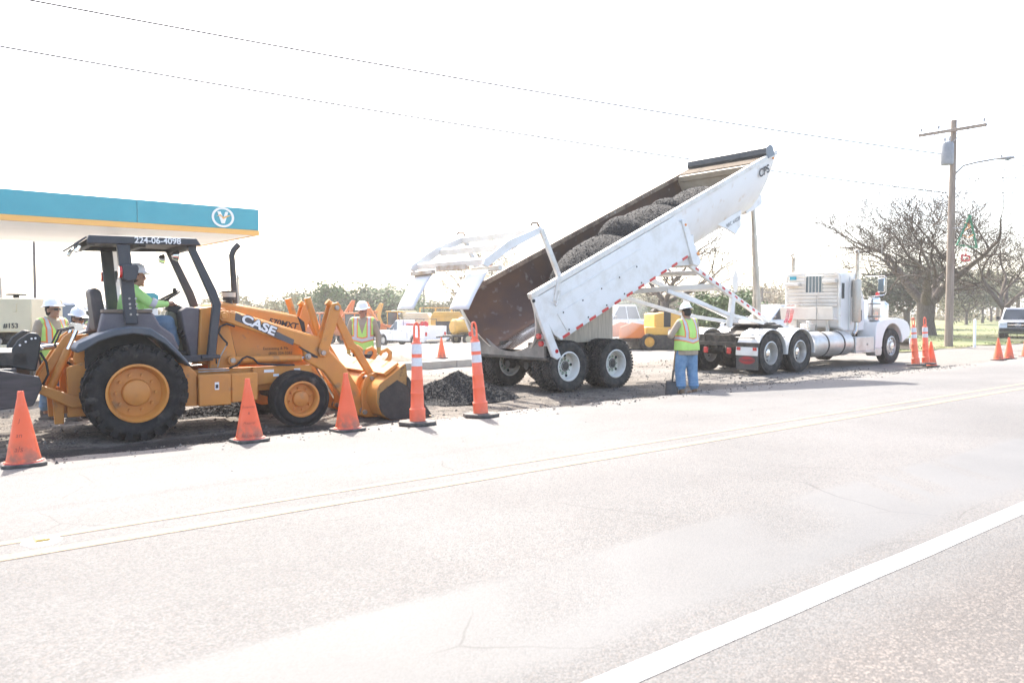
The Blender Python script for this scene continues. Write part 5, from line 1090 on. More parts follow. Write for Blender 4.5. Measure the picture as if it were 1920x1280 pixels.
def on_cone(root, s, size, z, ang, h=.72, base=.38):   # handwriting wrapped on the cone
    r0 = base*.40; o = text('handwriting', s, size, marker, root, Matrix.Identity(4), ext=0, shear=.15)
    for v in o.data.vertices:
        zz = z + v.co.y; r = r0 + (.031-r0)*(zz-.05)/(h-.1) + .0012; a = ang + v.co.x/r; v.co = Vector((math.cos(a)*r, math.sin(a)*r, zz))
cone0 = make_cone(); first = [True]
def put_cone(px, py, label, lean=0, group='orange traffic cones', s=1., rz=.5):
    c = cone0 if first[0] else copy_tree(cone0); first[0] = False
    p = G(px, py); c.location = p + Vector((0,0,.004)); c.rotation_euler = (R(-1.4), lean, rz); c.scale = (s,)*3; return tag(c, label, 'cone', group)
cs = [put_cone(45, 872, 'scuffed orange cone nearest the black box blade at the left edge', -.02, rz=.6), put_cone(468, 827, 'orange cone in front of the loader front wheel', -.015, rz=.7), put_cone(652, 807, 'orange cone in front of the loader bucket', -.02, rz=.65),
      put_cone(1746, 687, 'orange cone half hidden behind the right-hand pair of delineator tubes'), put_cone(1872, 675.5, 'orange cone at the right, nearer the truck of the two side by side'), put_cone(1892, 673, 'orange cone at the right, farther from the truck of the two side by side'), put_cone(1924, 669, 'orange cone cut by the right edge of the picture'), put_cone(828, 672, 'faded small orange cone on the lot between the service truck and trailer')]
for c, ws in ((cs[0], (('J',.05,.44), ('an',.06,.30), ('als',.075,.17))), (cs[1], (('Excavating',.035,.40), ('&',.04,.33), ('Material',.04,.22), ('830-324-5262',.034,.075)))):
    for s, size, z in ws: on_cone(c, s, size, z, R(-90)-.6+.25)
def make_tube():
    root = empty('delineator_tube', (0,0,0)); mb = MB(); n = 8; r = .265
    mb.prism([(r*math.cos(R(22.5+45*i)), r*math.sin(R(22.5+45*i))) for i in range(n)], 0, .045, 'z'); mb.build('base', cone_base, root, bevel=.01)
    mb = MB(); mb.lathe([(.105,.045), (.105,.20), (.095,.21), (.088,.22), (.084,.40), (.088,.41), (.082,.42), (.078,.58), (.082,.59), (.076,.60), (.070,.78), (.066,1.06), (.050,1.085), (.03,1.09), (0,1.09)], (0,0,0), 'z', 28); mb.build('tube', tube_o, root)
    for z0, z1, ra, rb in ((.765,.875,.0725,.0705), (.925,1.055,.0705,.0685)):
        mb = MB(); mb.lathe([(ra-.002,z0), (ra,z0), (rb,z1), (rb-.002,z1)], (0,0,0), 'z', 28); mb.build('reflective_band', refl, root)
    mb = MB(); mb.tube([(-.028,0,1.07), (-.032,0,1.16), (-.030,0,1.28), (-.018,0,1.325), (0,0,1.335), (.018,0,1.325), (.030,0,1.28), (.032,0,1.16), (.028,0,1.07)], .014, 8, flat=1.); mb.tube([(0,0,1.07), (0,0,1.14)], [.04,.03], 10); mb.build('handle_loop', tube_o, root); return root
tube0 = make_tube(); ft = [True]
def put_tube(px, py, label, lean, rz):
    c = tube0 if ft[0] else copy_tree(tube0); ft[0] = False; q = G(px, py); c.location = (q.x, q.y, max(q.z, road_z(UV(q.x, q.y)[1])) + .008); c.rotation_euler = (R(-1.2), 0, 0)
    for ch in c.children:
        ch.rotation_euler = (0, 0 if ch.name.startswith('base') else lean, rz if ch.name.startswith('base') else 0)
    return tag(c, label, 'delineator', 'orange delineator tubes')
put_tube(783, 796, 'upright orange tube with white bands just right of the loader bucket', R(-.6), R(50)); put_tube(902, 781, 'orange tube with white bands tilted left in front of the asphalt mound', R(-4.5), R(60))
put_tube(1717, 691, 'orange banded tube by the truck front wheel, left of the pair', R(-4), R(30)); put_tube(1736, 688.5, 'orange banded tube by the truck front wheel, right of the pair', R(-2), R(30))
# ------------------------------------------------------------------ fuel station canopy
cz0, cz1 = 4.43+SITE, 5.38+SITE
cx, cy = W(11.7, 29.3); can = empty('station_canopy', (cx, cy, 0), PHI, 'teal and yellow fuel station canopy with white soffit behind the loader', 'canopy')
CL, CD = 34., 8.5
for i in range(8):                                # fascia panels along the road side
    x1 = -i*CL/8; x0 = x1 - CL/8
    mb = MB(); mb.bb(x0+.008, x1-.008, -.10, 0, cz0+.17, cz1); mb.build('fascia_panel', teal, can, bevel=.01)
mb = MB(); mb.bb(-CL, 0, -.125, 0, cz0-.02, cz0+.165); mb.build('yellow_band', yellow_stripe, can, bevel=.01)
for i in range(2):
    mb = MB(); mb.bb(-.10, 0, .008+i*CD/2, (i+1)*CD/2-.008, cz0+.17, cz1); mb.build('fascia_panel', teal, can, bevel=.01)
mb = MB(); mb.bb(-.12, .025, 0, CD, cz0-.02, cz0+.165); mb.build('yellow_band', yellow_stripe, can, bevel=.01)
sof = mat('soffit_white', (.80,.78,.74), (.75,.72,.68), .5, .45)
for j in range(9):
    mb = MB(); mb.bb(-CL, -.13, .004+j*CD/9, (j+1)*CD/9-.004, cz0, cz0+.06); mb.build('soffit_panel', sof, can)
mb = MB(); mb.bb(-CL, -.1, .01, CD, cz1-.1, cz1-.04); mb.build('roof_deck', sof, can)
for X in (-4.0, -15, -26):
    mb = MB(); mb.bb(X-.17, X+.17, CD/2-.17, CD/2+.17, SITE-.05, cz0); mb.build('column', mat('column_white', (.74,.72,.69), rough=.5), can, bevel=.02)
lx, lz = -1.35, (cz0+.17+cz1)/2
mb = MB(); mb.lathe([(.29,-.13), (.36,-.135), (.36,-.11), (.29,-.105), (.29,-.13)], (0,0,0), 'y', 36); lg = mb.build('logo_ring', decal_white, can); lg.location = (lx,0,lz); lg.scale = (1.12,1,1.0)
mb = MB(); mb.lathe([(0,-.108), (.29,-.108)], (0,0,0), 'y', 36); o = mb.build('logo_disc', mat('logo_teal', (.03,.33,.40), rough=.45), can); o.location = (lx,0,lz); o.scale = (1.12,1,1)
mb = MB(); mb.prism([(-.20,.20), (-.09,.20), (.005,-.06), (.085,.20), (.185,.20), (.055,-.22), (-.055,-.22)], -.15, -.11); o = mb.build('logo_letter', decal_white, can); o.location = (lx,0,lz)
mb = MB(); mb.prism([(-.24,.02), (-.10,.10), (.0,.0), (.12,.06), (.30,.10), (.12,.00), (.0,-.07), (-.09,.05)], -.165, -.152); o = mb.build('logo_swoosh', yellow_stripe, can); o.location = (lx,0,lz)
pm = empty('pump_number_sign', (0,0,0), PHI, 'round teal sign with the figure 2 on the canopy column', 'sign'); q = at(205, 522, 30.0); pm.location = q
mb = MB(); mb.cyl((0,0,0), .12, .04, 'y', 24); mb.build('sign_disc', mat('sign_teal', (.03,.25,.28), rough=.4), pm)
text('sign_number', '2', .2, mat('sign_yellow', (.85,.6,.15), rough=.5), pm, basis((0,-.024,0), (1,0,0), (0,0,1)), bold=.006)
mb = MB(); mb.bb(.1, .42, -.015, .015, -.02, .02); mb.build('bracket', steel, pm)
q = groundpt(277, 31); pu = empty('fuel_pump', q, PHI, 'fuel pump with teal top under the station canopy', 'fuel pump')
mb = MB(); mb.bb(-.32, .32, -.24, .24, 0, 1.75); mb.build('cabinet', mat('pump_white', (.7,.7,.7), rough=.4), pu, bevel=.02)
mb = MB(); mb.prism([(-.36,1.76), (.36,1.76), (.36,2.25), (.2,2.36), (-.2,2.36), (-.36,2.25)], -.22, .22); mb.build('topper', teal, pu, bevel=.02)
mb = MB(); mb.bb(-.2, .2, -.26, -.24, 1.1, 1.5); mb.build('display', black, pu)
# ------------------------------------------------------------------ poles and wires
galv = mat('galvanised', (.36,.36,.36), (.28,.28,.28), 4, .5, metal=.4)
pp = Vector((*W(37.4,15.15), 0)); pp.z = ground_z(37.4,15.15)
pole = empty('utility_pole', pp, PHI, 'weathered wooden utility pole with crossarm and transformer beside the park', 'utility pole')
mb = MB(); mb.tube([(0,0,-.1), (.0,0,5), (.06,0,9.95)], [.175,.15,.12], 14); mb.build('pole', wood_old, pole)
mb = MB(); mb.bb(-.06, .06, -1.4, 1.4, 9.42, 9.55); arm_o = mb.build('crossarm', wood_old, pole, bevel=.01); arm_o.location = (-.15,0,.0)
for s in (-1, 1): mb = MB(); mb.bar((-.2,s*.75,9.42), (-.2,s*.02,8.95), .03, .03); mb.build('arm_brace', galv, pole)
ins = []
for y in (-1.3, .55, 1.3):
    mb = MB(); mb.lathe([(.012,0), (.012,.1), (.05,.1), (.045,.16), (.06,.18), (.03,.24), (0,.25)], (-.15,y,9.55), 'z', 12); mb.build('insulator', mat('porcelain', (.3,.3,.3), rough=.3), pole); ins.append(Vector((-.15,y,9.79)))
mb = MB(); mb.lathe([(0,7.95), (.24,7.97), (.26,8.05), (.26,8.85), (.22,8.92), (0,8.95)], (-.45,.05,0), 'z', 20); tr = mb.build('transformer', mat('transformer_grey', (.27,.28,.29), (.2,.21,.22), 4, .5), pole)
for y in (-.1,.1): mb = MB(); mb.lathe([(.05,8.93), (.03,9.0), (.05,9.05), (.02,9.2), (0,9.21)], (-.45,y+.05,0), 'z', 10); mb.build('bushing', galv, tr)
lampb = empty('street_lamp', pp + Vector((0,0,7.55)), PHI, 'grey cobra-head street lamp on a curved arm fixed to the utility pole', 'street lamp')
tip = at(1868, 298, 34.6); inv = (Matrix.Translation(lampb.location) @ Matrix.Rotation(PHI, 4, 'Z')).inverted(); tl = inv @ tip
mb = MB(); mb.tube([(0.12,0,0), (tl.x*.25,tl.y*.25,.38), (tl.x*.55,tl.y*.55,tl.z*.85), tl], .04, 8); mb.build('arm', mat('dark_galvanised', (.14,.14,.14), rough=.7), lampb)
dv = Vector((tl.x,tl.y,0)).normalized(); mb = MB(); mb.tube([tl-dv*.1, tl+dv*.1, tl+dv*.4, tl+dv*.62, tl+dv*.68], [.04,.09,.13,.10,.03], 12, flat=.6); mb.build('lamp_head', mat('lamp_grey', (.26,.26,.26), rough=.5), lampb)
mb = MB(); mb.ell(tl+dv*.42-Vector((0,0,.06)), (.13,.10,.05)); mb.build('lens', tint_glass, lampb)
mb = MB(); mb.cyl(tl+dv*.2+Vector((0,0,.1)), .035, .07); mb.build('photocell', black, lampb)
def wire(name, p0, p1, sag, r, label, grp='overhead wires'):
    p0, p1 = Vector(p0), Vector(p1); mb = MB(); n = 24
    mb.tube([(p0.lerp(p1, i/n) - Vector((0,0,sag*4*(i/n)*(1-i/n)))) for i in range(n+1)], r, 5); return tag(mb.build(name, mat('wire_black', (.02,.02,.02), rough=.9, spec=.1), None), label, 'wire', grp)
wire('overhead_wire', at(1766, 289, 35.3), at(-260, -60, 20), .25, .024, 'thick twisted overhead wire crossing the sky above the trailer nose')
wire('overhead_wire', at(1777, 362, 36), at(-260, 40, 22), .3, .024, 'lower overhead wire passing behind the raised trailer bed')
wire('overhead_wire', at(1784, 335, 36), at(2300, 312, 30), .1, .014, 'upper wire leaving the utility pole toward the right edge'); wire('overhead_wire', at(1784, 362, 36), at(2300, 345, 30), .1, .014, 'lower wire leaving the utility pole toward the right edge')
pw = Matrix.Translation(pp) @ Matrix.Rotation(PHI, 4, 'Z')
for i, q in enumerate(ins):
    a = pw @ q
    for s in (-1, 1):
        d = Vector((UX,UY,0))*s*55; wire('overhead_wire', a, a+d+Vector((0,0,.3)), .7, .006, 'hair-thin power line running %s from the crossarm insulator %s' % ('right' if s > 0 else 'left', ('at its near end', 'beside the pole', 'at its far end')[i]), 'thin power lines')
# thin lamp posts and far poles
q = groundpt(67, 44); lp_ = empty('lot_light_pole', q, .3, 'thin dark light pole with flat head left of the loader canopy', 'light pole'); hh = at(67, 449, 44).z - q[2]
mb = MB(); mb.tube([(0,0,0), (0,0,hh)], [.09,.07], 8); mb.build('pole', mat('pole_dark', (.10,.09,.085), rough=.6), lp_)
mb = MB(); mb.bb(-.32, .32, -.12, .12, hh, hh+.06); mb.build('lamp_head', MATS['pole_dark'], lp_, bevel=.01)
far_wood = mat('far_pole_wood', (.22,.19,.16), rough=.9)
for px, top, Y, lab in ((3, 520, 90, 'distant wooden pole at the left edge'), (447, 515, 95, 'distant wooden pole just right of the loader exhaust'), (795, 533, 100, 'distant wooden pole between the gate flaps'), (1428, 540, 80, 'distant wooden pole behind the truck rear')):
    q = groundpt(px, Y); r = empty('distant_pole', q, PHI, lab, 'utility pole', 'distant utility poles'); hh = at(px, top, Y).z - q[2]
    mb = MB(); mb.tube([(0,0,0), (0,0,hh)], .13, 6); mb.build('pole', far_wood, r); mb = MB(); mb.bb(-.05,.05,-.9,.9,hh-.5,hh-.38); mb.build('crossarm', far_wood, r)
# octagonal sign seen from behind, white post
q = groundpt(1378, 27); r = empty('road_sign', q, R(150), 'pale octagonal road sign seen from behind beside the draft arms', 'sign'); zc = at(1380, 528, 27).z - q[2]
mb = MB(); mb.prism([(.38*math.cos(R(22.5+45*i)), zc+.38*math.sin(R(22.5+45*i))) for i in range(8)], -.006, .006, 'x'); mb.build('sign_plate', mat('sign_back', (.6,.6,.6), rough=.4, metal=.3), r)
mb = MB(); mb.tube([(.03,0,0), (.03,0,zc+.4)], .03, 8); mb.build('post', galv, r)
q = G(1827, 651); r = empty('marker_post', q, 0, 'white marker post standing on the grass verge right of the utility pole', 'post'); mb = MB(); mb.bb(-.045,.045,-.045,.045,0,1.2); mb.build('post', decal_white, r, bevel=.01); mb = MB(); mb.prism([(-.045,1.2),(.045,1.2),(0,1.25)], -.045, .045); mb.build('cap', decal_white, r)
# tree-shaped tinsel decoration hung on the pole
dp = at(1813, 436, 34.9); dec = empty('holiday_decoration', dp, R(8), 'green tinsel tree decoration with red base hung from the utility pole', 'decoration'); s = 34.9/FPX
def dz(px, py): return ((px-1813)*s, 0, (436-py)*s)
gm = mat('green_tinsel', (.02,.16,.08), (.03,.25,.13), 20, .5); rm_ = mat('red_tinsel', (.45,.03,.04), rough=.5); om = mat('gold_tinsel', (.5,.22,.06), rough=.5)
def garland(name, pts, m, r):
    rr = random.Random(3); mb = MB(); P = [Vector(p) for p in pts]
    for a, b in zip(P[:-1], P[1:]):
        n = max(3, int((b-a).length/.07))
        for i in range(n):
            c = a.lerp(b, i/n)
            for k in range(4):
                v = Vector((rr.gauss(0,1), rr.gauss(0,1), rr.gauss(0,1))).normalized()*r*1.4; w = Vector((rr.gauss(0,1), rr.gauss(0,1), rr.gauss(0,1))).normalized()*r*.4
                mb.add([c-w, c+w, c+v], [(0,1,2)])
    mb.tube(P, r*.5, 6); mb.build(name, m, dec, smooth=0)
garland('tree_outline', [dz(1818,404), dz(1793,459), dz(1834,464), dz(1818,404)], gm, .08); garland('ornament', [dz(1810,418), dz(1820,425), dz(1808,432)], om, .06); garland('ornament', [dz(1803,440), dz(1815,446), dz(1826,440)], om, .045)
garland('base_hoop', [dz(1803,478), dz(1820,480), dz(1819,488), dz(1804,488), dz(1803,478)], rm_, .07); garland('hanger', [dz(1812,466), dz(1812,478)], rm_, .03)
mb = MB(); mb.tube([dz(1784,428), dz(1806,428)], .015, 6); mb.build('bracket', galv, dec)
# ------------------------------------------------------------------ trees
bark = mat('grey_brown_bark', (.11,.083,.064), (.19,.155,.125), 4, .9, bump=.5, stretch=(5,5,1)); twig_m = mat('twig_bark', (.075,.055,.042), rough=.95, spec=.1)
def branch(big, fine, tips, p, d, ln, r, lev, rr, par):
    n = 5 if lev < 2 else 3; pts = [p]; rs = [r]; dd = d.copy()
    for i in range(n):
        dd = (dd + Vector((rr.gauss(0,1), rr.gauss(0,1), rr.gauss(0,1)))*par['wig'] + Vector((0,0,par['up']*(.5 if lev < 2 else .2)))).normalized()
        pts.append(pts[-1] + dd*ln/n); rs.append(max(par['rmin'], r*(1-(i+1)/n*.42)))
    (big if lev < 2 else fine).tube(pts, rs, 8 if lev < 2 else (5 if lev < 3 else 3), cap=lev < 2)
    if lev >= par['lev']: tips.append((pts[-1], dd)); tips.append((pts[-2], dd)); return
    for k in range(par['n'][lev]):
        t = 1 if k == 0 else (.35 + .65*rr.random()); i = min(n-1, int(t*n)); q = pts[i].lerp(pts[i+1], t*n-i) if t < 1 else pts[-1]
        ax = Vector((rr.gauss(0,1), rr.gauss(0,1), rr.gauss(0,.55))).normalized(); sp = par['spread']*(.45 if k == 0 else 1)
        nd_ = (dd*(1-sp) + ax*sp + Vector((0,0,.12))).normalized()
        branch(big, fine, tips, q, nd_, ln*(.62+rr.random()*.26), max(par['rmin'], rs[min(i+1,n)]*(.82 if k == 0 else .6)), lev+1, rr, par)
def leaves(mb, tips, n, size, spread, rr, drop=0):
    for p, d in tips:
        for k in range(n):
            c = p + Vector((rr.gauss(0,spread), rr.gauss(0,spread), rr.gauss(0,spread*.8)-drop)); a = Vector((rr.gauss(0,1), rr.gauss(0,1), rr.gauss(0,1))).normalized(); b = a.orthogonal().normalized()*size*(.3+.3*rr.random()); a = a*size*(.5+.6*rr.random())
            mb.add([c-a, c+b, c+a, c-b], [(0,1,2,3)])
def tree(name, label, loc, h, seed, par, leaf=None, group=None, rz=0, trunk_h=.22, trunk_r=None, forks=3, m_bark=None):
    rr = random.Random(seed); root = empty(name, loc, rz, label, 'tree', group); big, fine, tips = MB(), MB(), []
    P = dict(wig=.16, up=.06, rmin=.012, lev=4, n=(3,4,4,3), spread=.55); P.update(par or {}); tr_ = trunk_r or h*.035
    th = h*trunk_h; big.tube([(0,0,-.2), (0,0,.1), (rr.gauss(0,.03)*h*.2,0,th*.5), (0,rr.gauss(0,.1),th)], [tr_*1.5, tr_*1.2, tr_, tr_*1.05], 12)
    for k in range(forks):
        a = 2*math.pi*(k+rr.random()*.5)/forks; sp = P.get('open', .75)
        branch(big, fine, tips, Vector((0,0,th*.92)), Vector((math.cos(a)*sp, math.sin(a)*sp, 1-sp*.45)).normalized(), h*P.get('l0', .34), tr_*.66, 0, rr, P)
    big.build('trunk', m_bark or bark, root, smooth=50)
    if leaf:
        m, n, size, spread = leaf; mb = MB(); leaves(mb, tips, n, size, spread, rr)
        mb.v += []; cr = mb.build('crown', m, root, smooth=0); fine.build('twigs', twig_m, root, smooth=0)
    else: fine.build('crown', twig_m, root, smooth=0)
    return root
def leafm(name, a, b): return mat(name, a, b, 1.3, .7, lo=.35, hi=.65)
olive = leafm('olive_leaves', (.08,.09,.04), (.17,.17,.075)); dk = leafm('dark_oak_leaves', (.03,.045,.02), (.07,.09,.035)); pale = leafm('pale_spring_leaves', (.21,.20,.10), (.32,.28,.16)); brown = leafm('dry_leaves', (.26,.21,.13), (.36,.30,.19)); midg = leafm('mid_green_leaves', (.06,.10,.03), (.14,.19,.06))
def gp(px, py): return G(px, py)
big_tree = tree('bare_tree', 'large bare spreading tree behind the utility pole', gp(1736, 629), 8.4, 12, dict(l0=.37, open=.80, lev=6, n=(3,4,4,3,3,3), spread=.54, rmin=.009, up=.045), None, None, .4, .25, .42, 4)
big_tree.scale = (1.28,1.28,1.02)
tree('bare_tree', 'bare tree at the right edge with tan forked trunk near the parked sport utility', gp(1881, 631), 7.0, 5, dict(l0=.34, open=.75, lev=5, n=(3,4,4,3,3), spread=.55, rmin=.008, up=.06), None, None, 1.2, .27, .24, 4)
tree('bare_tree', 'bare rounded tree rising behind the dump trailer draft arms', groundpt(1247, 48), 7.2, 9, dict(l0=.34, open=.8, lev=5, n=(4,4,3,3,3), spread=.56, rmin=.008), None, None, 0, .32, .24, 4)
tree('leafless_tree', 'faint bare tree seen through the raised tailgate frame', groundpt(925, 70), 9.5, 21, dict(l0=.32, open=.55, lev=5, n=(4,4,3,3,3), spread=.48, rmin=.012), None, None, 0, .2, .2, 4)
tree('oak_tree', 'dark green oak behind the truck hood', gp(1700, 617), 6.4, 7, dict(lev=3, n=(4,4,4), spread=.6), (dk, 16, .22, .38), None, 0, .25, .26, 4)
for i, (px, py, h, lf, lab) in enumerate(((1812, 609, 5.5, olive, 'olive green park tree with slim stake just right of the utility pole'), (1842, 606, 6.5, olive, 'olive green park tree behind the white marker post'), (1797, 603, 5.0, pale, 'pale yellow-green park tree far behind the utility pole'), (1858, 603, 6.4, dk, 'dark park tree left of the forked bare trunk'), (1668, 600, 6.5, olive, 'grey-green tree far behind the truck fender'))):
    tree('park_tree', lab, gp(px, py), h, 30+i, dict(lev=3, n=(3,4,3), spread=.6), (lf, 14, .26, .40), 'leafy trees in the park', i, .3, .15, 4)
# palms
def palm(label, loc, h, seed):
    rr = random.Random(seed); root = empty('palm_tree', loc, 0, label, 'palm tree', 'short fan palms'); mb = MB(); mb.tube([(0,0,-.1), (0,0,h*.5), (0,0,h)], [.32,.25,.22], 10); mb.build('trunk', mat('palm_trunk', (.16,.12,.085), (.26,.2,.15), 8, .95, bump=.6), root, smooth=40)
    mb = MB(); 
    for k in range(46):
        a = rr.random()*6.28; e = rr.uniform(-.6,1.3); d = Vector((math.cos(a)*math.cos(e), math.sin(a)*math.cos(e), math.sin(e))); p0 = Vector((0,0,h)); p1 = p0+d*.9; sd = d.cross(Vector((0,0,1))).normalized()
        mb.add([p0-sd*.015, p0+sd*.015, p1], [(0,1,2)])
        for j in range(9):
            t = (j-4)/4; q = (d*(1-.35*abs(t)) + sd*t*.8).normalized()*.75; mb.add([p1, p1+q*.5+Vector((0,0,.03)), p1+q-Vector((0,0,.18)), p1+q*.5-sd*.04], [(0,1,2,3)])
    mb.build('crown', midg, root, smooth=0); return root
palm('fan palm behind the parked sport utility at the right edge', gp(1908, 606), 3.4, 1); palm('fan palm with bare grey trunk far back in the park', gp(1870, 602), 3.0, 2); palm('short fan palm in the park left of the bare forked tree', gp(1788, 602), 2.2, 3)
# scrub line far behind the lot
rr = random.Random(17); protos = []
for i, (lf, nl) in enumerate(((pale, 4), (brown, 3), (midg, 8), (olive, 6), (pale, 2))):
    t = tree('scrub_tree', 'scrubby pale green and brown tree in the distant tree line', (0,0,0), 6.0, 60+i, dict(lev=3, n=(4,4,3), spread=.55, open=.55, l0=.36, rmin=.02, wig=.2), (lf, nl, .30, .45), 'scrub trees along the far side of the lot', 0, .12, .1, 5); protos.append(t)
used = set()
def scrub(px, Y, s, k, label=None, group=None):
    o = protos[k] if k not in used else copy_tree(protos[k]); used.add(k)
    q = groundpt(px, Y); o.location = q; o.rotation_euler = (0,0,rr.random()*6.28); o.scale = (s*rr.uniform(.9,1.2), s*rr.uniform(.9,1.2), s)
    o['label'] = label or ('%s scrubby tree in the distant tree line' % ('pale yellow-green', 'dry brown', 'mid green', 'olive green', 'thin nearly bare')[k]); o['group'] = group or o['group']
    return o
for i in range(46):
    px = -20 + i*34 + rr.uniform(-14,14)
    if px > 1620: break
    Y = rr.uniform(92, 125); hpx = rr.uniform(42, 62) if px > 420 else rr.uniform(24, 40)
    scrub(px, Y, hpx/FPX*Y/6.0*1.25, rr.choice((0,1,0,4,3,1)))
for px, top, k, lab in ((560, 545, 0, 'pale green tree above the scrub, behind the rear tilt cylinder'), (600, 553, 2, 'small green tree above the scrub, behind the loader bell crank'), (648, 527, 2, 'tallest pointed green tree above the scrub, left of the worker with gloves'), (668, 545, 3, 'olive tree above the scrub, straight over the worker with gloves'),
    (700, 541, 2, 'broad green tree above the scrub, over the service truck cab'), (717, 537, 3, 'olive tree above the scrub, just left of the far gate flap'), (742, 530, 2, 'green tree above the scrub, behind the far gate flap'), (1180, 562, 2, 'dark green tree above the white pickup behind the trailer'), (1350, 575, 2, 'green tree beyond the worker, left of the octagonal sign'), (1395, 570, 2, 'green tree beyond the octagonal sign, left of the hoist'), (1520, 580, 0, 'pale green tree hidden behind the truck cab')):
    q = groundpt(px, 88); scrub(px, 88, (at(px, top, 88).z - q[2])/6.0*1.0, k, lab, 'green trees above the scrub line')
for px, Y, h, lab in ((1335, 44, 1.9, 'round green bush behind the truck, middle one of three'), (1355, 46, 2.2, 'round green bush behind the truck, rightmost and tallest of three'), (1310, 47, 1.7, 'round green bush behind the truck, leftmost and lowest of three')):
    o = scrub(px, Y, h/6*1.3, 2, lab, 'green bushes behind the truck')
# low hedge of dry brush at the back of the lot
mb = MB(); r2 = random.Random(5)
for i in range(15000):
    px = r2.uniform(-100, 2050); Y = r2.uniform(128, 142); x = (px-960)/FPX*Y; z = ground_z(*UV(x, Y)) + r2.random()**1.3*(3.2 if px < 1550 else 2.6)
    a = Vector((r2.gauss(0,1), r2.gauss(0,.6), r2.gauss(0,1.3))).normalized()*r2.uniform(.2,.5); b = a.orthogonal().normalized()*r2.uniform(.1,.25); c = Vector((x,Y,z)); mb.add([c-a, c+b, c+a, c-b], [(0,1,2,3)])
tag(mb.build('far_brush', mat('far_brush', (.22,.19,.11), (.34,.28,.18), .25, .9, world_co=True), None, smooth=0), 'low dry brush closing off the far side of the lot and park', 'brush', kind='stuff')
